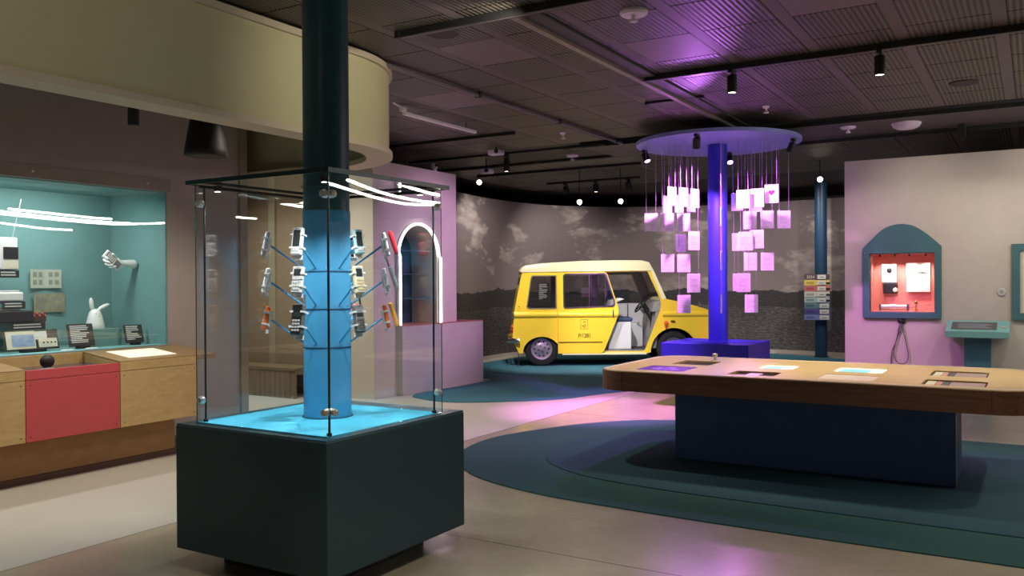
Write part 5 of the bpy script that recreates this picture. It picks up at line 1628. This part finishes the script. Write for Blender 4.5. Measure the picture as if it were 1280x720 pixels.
p, d = fixture(-2.26, 7.46, CZ - 0.052, 'black cylinder spot on the long track nearer the grey rail', None, M_LAMP)
spot(p, p + d, 130, WARM, 70, 0.7, 0.16)
p, d = fixture(-1.06, 7.46, CZ - 0.052, 'black cylinder spot on the long track away from the grey rail', None, M_LAMP)
spot(p, p + d, 130, WARM, 70, 0.7, 0.16)
VANP = (-6.2, 14.0, 0.9)
for (x, lab, lens) in ((-7.15, 'black spot on the short hanging track, turned to the van rear', None), (-6.55, 'black upright spot in the middle of the short hanging track', M_LAMP), (-5.95, 'black spot on the short hanging track, turned to the van front', None)):
    p, d = fixture(x, 13.66, CZ - 0.137, lab, (x + 0.2, 14.6, 0.5) if lens is None else None, lens, 0.14, 0.05)
p, d = fixture(-6.55, 10.68, CZ - 0.042, 'black spot with a bright lens over the arched wall track', None, M_LAMP, 0.2)
for (x, y, z, lab, aim) in ((-7.98, 12.13, 3.24, 'bright spot by the end of the arched wall shining on the van rear', (-7.0, 13.5, 0.8)), (-6.54, 13.0, 2.90, 'bright spot low above the van roof, on the rear side', (-6.6, 13.6, 0.6)), (-5.95, 13.36, 2.91, 'bright spot low above the van roof, on the bonnet side', (-5.4, 14.2, 0.6)), (-2.87, 14.05, 3.14, 'bright spot in front of the navy column with year boards', (-3.0, 12.0, 0.8))):
    o = thing('spot_lamp', lab, 'spotlight', (x, y, z))
    MB().tube([(0, 0, 0), (0, 0, CZ - z + 0.04)], 0.008, 6).build('stem', M_BLACK, o)
    Q = (Vector((x, y, z)) - Vector((-1.0, 0.2, 1.5))).to_track_quat('Z', 'Y').to_matrix().to_4x4()
    bdy = MB().lathe([(0.001, 0.10), (0.045, 0.10), (0.05, 0.09), (0.05, 0.0), (0.044, 0.0), (0.04, 0.01), (0.001, 0.01)], 16, Matrix.Translation((0, 0, -0.05)) @ Q).build('body', M_BLACK, o, smooth=True)
    MB().lathe([(0.001, 0.004), (0.04, 0.004), (0.04, 0.008)], 14, Matrix.Translation((0, 0, -0.05)) @ Q).build('lens', M_LAMP, bdy)
# spots on the disc edge
dsp = [((-4.30, 10.42), (-3.72, 10.1, 2.0), M_LAMPP, 'black spot with a violet lens at the edge of the round disc, card side'),
       ((-3.32, 9.60), (-3.6, 10.2, 1.9), None, 'black twin-box spot under the near edge of the round disc'),
       ((-3.44, 11.22), (-3.0, 10.4, 1.9), M_LAMPP, 'violet glowing spot under the far side of the round disc'),
       ((-2.46, 10.55), (-2.9, 10.6, 2.0), M_LAMPP, 'black spot with a violet lens at the disc edge by the heart card')]
for (xy, aim, lens, lab) in dsp:
    p, d = fixture(xy[0], xy[1], 3.198, lab, aim, lens, 0.12, 0.045)
# loudspeaker and pendant under the band
pd = thing('pendant_speaker', 'black cone-shaped pendant speaker hanging under the cream band', 'speaker', (-5.8, 4.755, 2.55))
MB().lathe([(0.001, 0.0), (0.165, 0.0), (0.172, 0.015), (0.168, 0.05), (0.105, 0.42), (0.08, 0.44), (0.001, 0.44)], 28).build('shell', M_BLACK, pd, smooth=True)
MB().lathe([(0.15, -0.004), (0.15, 0.0)], 24).build('grille', M_DKPANEL, pd)
MB().tube([(0, 0, 0.43), (0, 0, CZ - 2.55 + 0.04)], 0.012, 8).build('stem', M_BLACK, pd)
p2 = thing('spot_lamp', 'slim black cylinder downlight hanging beside the cone speaker', 'spotlight', (-5.8, 4.09, 2.70))
MB().lathe([(0.038, 0.0), (0.04, 0.005), (0.04, 0.34), (0.03, 0.35)], 18).build('body', M_BLACK, p2, smooth=True)
MB().tube([(0, 0, 0.34), (0, 0, CZ - 2.70 + 0.04)], 0.008, 6).build('stem', M_BLACK, p2)
# strip lamp
sl = thing('strip_lamp', 'slender white strip lamp below the dark ceiling near the arched wall', 'lamp', (-5.76, 7.98, CZ - 0.10))
MB().box(-0.022, 0.022, -0.68, 0.70, 0.0, 0.035).build('diffuser', M_WHITE, sl, bevel=0.006)
MB().box(-0.025, 0.025, -0.72, -0.66, 0.035, 0.075).build('end_box', M_WHITE, sl)
MB().tube([(0, -0.70, 0.07), (0, -0.80, 0.085), (0, -0.86, 0.098)], 0.008, 6).build('hook', M_WHITE, sl)
MB().tube([(0, 0.5, 0.03), (0, 0.5, 0.10)], 0.005, 6).build('hanger', M_BLACK, sl)


def disc_fix(name, x, y, prof, label, cat, m, extra=True, z=CZ):
    o = thing(name, label, cat, (x, y, z))
    MB().lathe(prof, 26).build('housing', m, o, smooth=True)
    if extra:
        MB().lathe([(0.028, -0.075), (0.03, -0.065), (0.012, -0.05), (0.012, -0.02)], 14).build('sensor', m, o, smooth=True)
    return o


DW = mat('fitting_white', (222, 206, 222), 0.5, vary=0.02)
disc_fix('smoke_detector', -2.404, 5.635, [(0.001, -0.03), (0.085, -0.03), (0.10, -0.015), (0.10, 0.0)], 'white round smoke detector with a pin on the ribbed panels near the grey rail', 'detector', DW)
disc_fix('loudspeaker', -1.31, 11.28, [(0.001, -0.07), (0.10, -0.07), (0.14, -0.05), (0.165, -0.015), (0.165, 0.0)], 'large white domed ceiling loudspeaker on the smooth bulkhead', 'speaker', DW, False, CZ - 0.016)
disc_fix('smoke_detector', -1.95, 11.17, [(0.001, -0.025), (0.075, -0.025), (0.09, -0.012), (0.09, 0.0)], 'small white detector on the bulkhead beside the domed loudspeaker', 'detector', DW, True, CZ - 0.016)
disc_fix('smoke_detector', -5.9, 11.5, [(0.001, -0.025), (0.075, -0.025), (0.09, -0.012), (0.09, 0.0)], 'small white detector on the ceiling over the aisle to the van', 'detector', DW)
disc_fix('sprinkler', -5.12, 9.72, [(0.001, -0.02), (0.03, -0.02), (0.04, 0.0)], 'tiny white sprinkler head near the thin ceiling pipe', 'sprinkler', DW)
disc_fix('sprinkler', -2.49, 9.45, [(0.001, -0.02), (0.03, -0.02), (0.04, 0.0)], 'tiny white sprinkler head in front of the round disc', 'sprinkler', DW)
disc_fix('ceiling_speaker', -3.842, 5.344, [(0.001, -0.012), (0.125, -0.012), (0.135, 0.0)], 'flat dark round speaker set in a panel beside the grey rail', 'speaker', M_DARKWALL, False)
disc_fix('ceiling_speaker', -0.578, 9.351, [(0.001, -0.012), (0.125, -0.012), (0.135, 0.0)], 'flat dark round speaker set in a panel past the long track', 'speaker', M_DARKWALL, False)
for (x, y, z, lab) in ((-6.45, 10.24, 3.36, 'small white projector box on the ceiling above the arched wall'), (-7.3, 11.3, 3.27, 'white wall-mount box beside the spot over the arched wall')):
    o = thing('projector_box', lab, 'device', (x, y, z))
    MB().box(-0.10, 0.10, -0.07, 0.07, -0.07, 0.0).build('body', DW, o, bevel=0.015)
    MB().lathe([(0.03, 0), (0.03, 0.02)], 12, Matrix.Translation((0.05, -0.07, -0.03)) @ Matrix.Rotation(R(90), 4, 'X')).build('lens', M_BLACK, o)
    MB().tube([(0, 0, -0.01), (0, 0, CZ - z + 0.04)], 0.01, 6).build('stem', M_BLACK, o)
sc = thing('security_camera', 'small white camera on top of the arched wall end', 'camera', (-7.42, 10.1, 3.10))
MB().lathe([(0.035, 0), (0.035, 0.05), (0.05, 0.06), (0.05, 0.12), (0.03, 0.13)], 16).build('housing', DW, sc, smooth=True)
MB().tube([(0, 0, 0.09), (0.06, -0.02, 0.10)], 0.022, 10).build('lens', M_BLACK, sc)
wb = thing('ceiling_box', 'black box hanging from the track by the pale free-standing wall', 'box', (-0.75, 11.75, CZ - 0.02))
MB().box(-0.04, 0.04, -0.04, 0.04, -0.16, 0.0).build('body', M_BLACK, wb, bevel=0.005)
MB().box(-0.02, 0.02, -0.02, 0.02, -0.18, -0.16).build('sensor', M_DKPANEL, wb)

# curved LED tubes over the bay past the pale wall: seen mirrored in the glass
LED = [([(1.85, 7.8), (2.09, 8.39), (2.38, 9.10), (2.75, 10.03), (3.01, 10.93), (2.99, 11.38), (2.56, 11.60), (2.1, 11.72), (1.7, 11.77)], 'longest curved LED tube hanging past the pale free-standing wall'),
       ([(1.62, 8.2), (1.82, 8.63), (2.25, 9.62), (2.48, 10.45), (2.56, 11.07), (2.48, 11.4)], 'curved LED tube running just inside the longest one'),
       ([(3.0, 7.9), (3.7, 8.7), (4.5, 9.8), (5.5, 11.3), (5.58, 12.03)], 'outermost LED tube over the bay past the exhibition table'),
       ([(1.05, 8.1), (1.26, 8.63), (1.54, 9.43), (1.74, 10.12), (1.76, 10.48)], 'short curved LED tube nearest the exhibition table')]
for pts, lab in LED:
    P = smooth_path([(a, b, 2.8) for a, b in pts], 12)
    o = thing('led_tube', lab, 'lamp', (P[0][0], P[0][1], 2.8))
    MB().tube([(p[0] - P[0][0], p[1] - P[0][1], 0) for p in P], 0.02, 8).build('tube', M_LED, o, smooth=True)
    for k in (2, len(P) - 3):
        MB().tube([(P[k][0] - P[0][0], P[k][1] - P[0][1], 0.02), (P[k][0] - P[0][0], P[k][1] - P[0][1], 0.64)], 0.005, 6).build('hanger', M_BLACK, o)

# ================================================================== LIGHT OF THE HALL
# violet stage light from the disc spots, plus an added uplight
LILAC = (0.92, 0.62, 1.0)
spot((-4.28, 10.40, 3.05), (-3.6, 10.3, 1.7), 150, PURP, 80, 0.6, 0.03)
spot((-2.48, 10.55, 3.05), (-3.1, 10.5, 1.7), 150, PURP, 80, 0.6, 0.03)
spot((-3.44, 11.1, 3.05), (-3.0, 9.0, 0.5), 120, PINK, 110, 0.7, 0.03)
spot((-3.30, 9.46, 3.02), (-3.75, 10.3, 2.0), 260, PINK, 62, 0.5, 0.03)
spot((-3.10, 9.50, 3.02), (-2.88, 10.6, 1.95), 210, PINK, 58, 0.5, 0.03)
spot((-3.36, 9.50, 3.02), (-4.0, 7.2, 0.0), 170, PURP, 55, 0.9, 0.03)
spot((-3.36, 9.50, 3.02), (-4.2, 9.2, 0.0), 800, PINK, 48, 0.7, 0.03)
spot((-3.36, 9.50, 3.02), (-1.5, 4.5, 0.0), 110, PURP, 30, 0.8, 0.03)
spot((-3.20, 9.42, 2.98), (-2.4, 5.6, 3.40), 60, PURP, 30, 0.9, 0.03)  # added uplight that throws violet onto the ceiling panels
spot((-2.60, 10.10, 3.02), (-2.15, 12.0, 1.5), 30, PINK, 70, 1.0, 0.03)
spot((-4.30, 10.30, 3.02), (-7.3, 9.9, 1.6), 200, (0.9, 0.5, 1.0), 60, 0.8, 0.03)
# left bay: unseen spots added between band and showcase, plus the slim downlight's beam
for (x, y, tx, ty, tz, e) in ((-5.3, 1.4, -6.0, 1.6, 0.3, 65), (-5.3, 2.9, -6.2, 3.0, 0.4, 75), (-5.2, 5.6, -6.3, 4.6, 0.5, 85), (-5.8, 4.09, -5.9, 4.0, 0.0, 45)):
    spot((x, y, 3.30 if e != 45 else 2.69), (tx, ty, tz), e, WARM, 75, 0.8, 0.05)
for (x, y) in ((-8.8, 7.2), (-7.6, 7.3)):  # added spots without fittings that brighten the alcove walls
    spot((x, y, 3.3), (x, y + 0.7, 0.2), 130, WARM, 120, 0.9, 0.05)
# front aisle and table: unseen spots added as fill
for (x, y, e) in ((-1.6, 3.0, 95), (0.4, 4.6, 125), (-3.9, 6.3, 95), (-0.9, 1.4, 115), (1.6, 7.4, 180), (-5.4, 8.4, 105)):
    spot((x, y, 3.34), (x, y, 0), e, WARM, 95, 0.9, 0.05)
spot((-2.4, 0.8, 3.30), (-4.66, 2.3, 2.9), 45, WARM, 80, 0.9, 0.05)  # this spot and the next are added to brighten the hanging band
spot((-2.9, 5.0, 3.30), (-4.7, 5.3, 2.9), 40, WARM, 90, 0.9, 0.05)
# van
spot((-6.9, 10.9, 3.3), (-7.1, 13.4, 0.8), 330, NEUT, 50, 0.7, 0.05)
spot((-5.2, 10.9, 3.3), (-5.8, 14.0, 0.9), 370, NEUT, 50, 0.7, 0.05)
spot((-6.54, 13.0, 2.82), (-6.7, 13.6, 0.6), 40, NEUT, 100, 0.8, 0.04)
spot((-5.95, 13.36, 2.82), (-5.6, 14.3, 0.6), 40, NEUT, 100, 0.8, 0.04)
# mural wash
for (x, y, tx, ty) in ((-7.9, 13.2, -9.2, 14.2), (-7.6, 15.4, -9.0, 16.6), (-6.0, 16.4, -6.6, 18.3), (-4.2, 16.4, -4.4, 18.4), (-2.6, 16.0, -3.0, 18.1)):
    spot((x, y, 3.32), (tx, ty, 1.5), 95, NEUT, 110, 0.9, 0.06)
# pale wall
spot((-1.2, 10.3, 3.32), (-1.2, 12.0, 1.5), 50, WARM, 90, 0.9, 0.05)
spot((0.3, 10.3, 3.32), (0.3, 12.0, 1.7), 50, WARM, 90, 0.9, 0.05)

for o in bpy.data.objects:
    if o.parent and o.name.split('.')[0] in ('print_lines', 'title_print', 'keypad', 'stamps', 'wheel_nuts', 'rim_slots', 'card_print', 'year_print', 'screen_map'):
        o['kind'] = 'stuff'
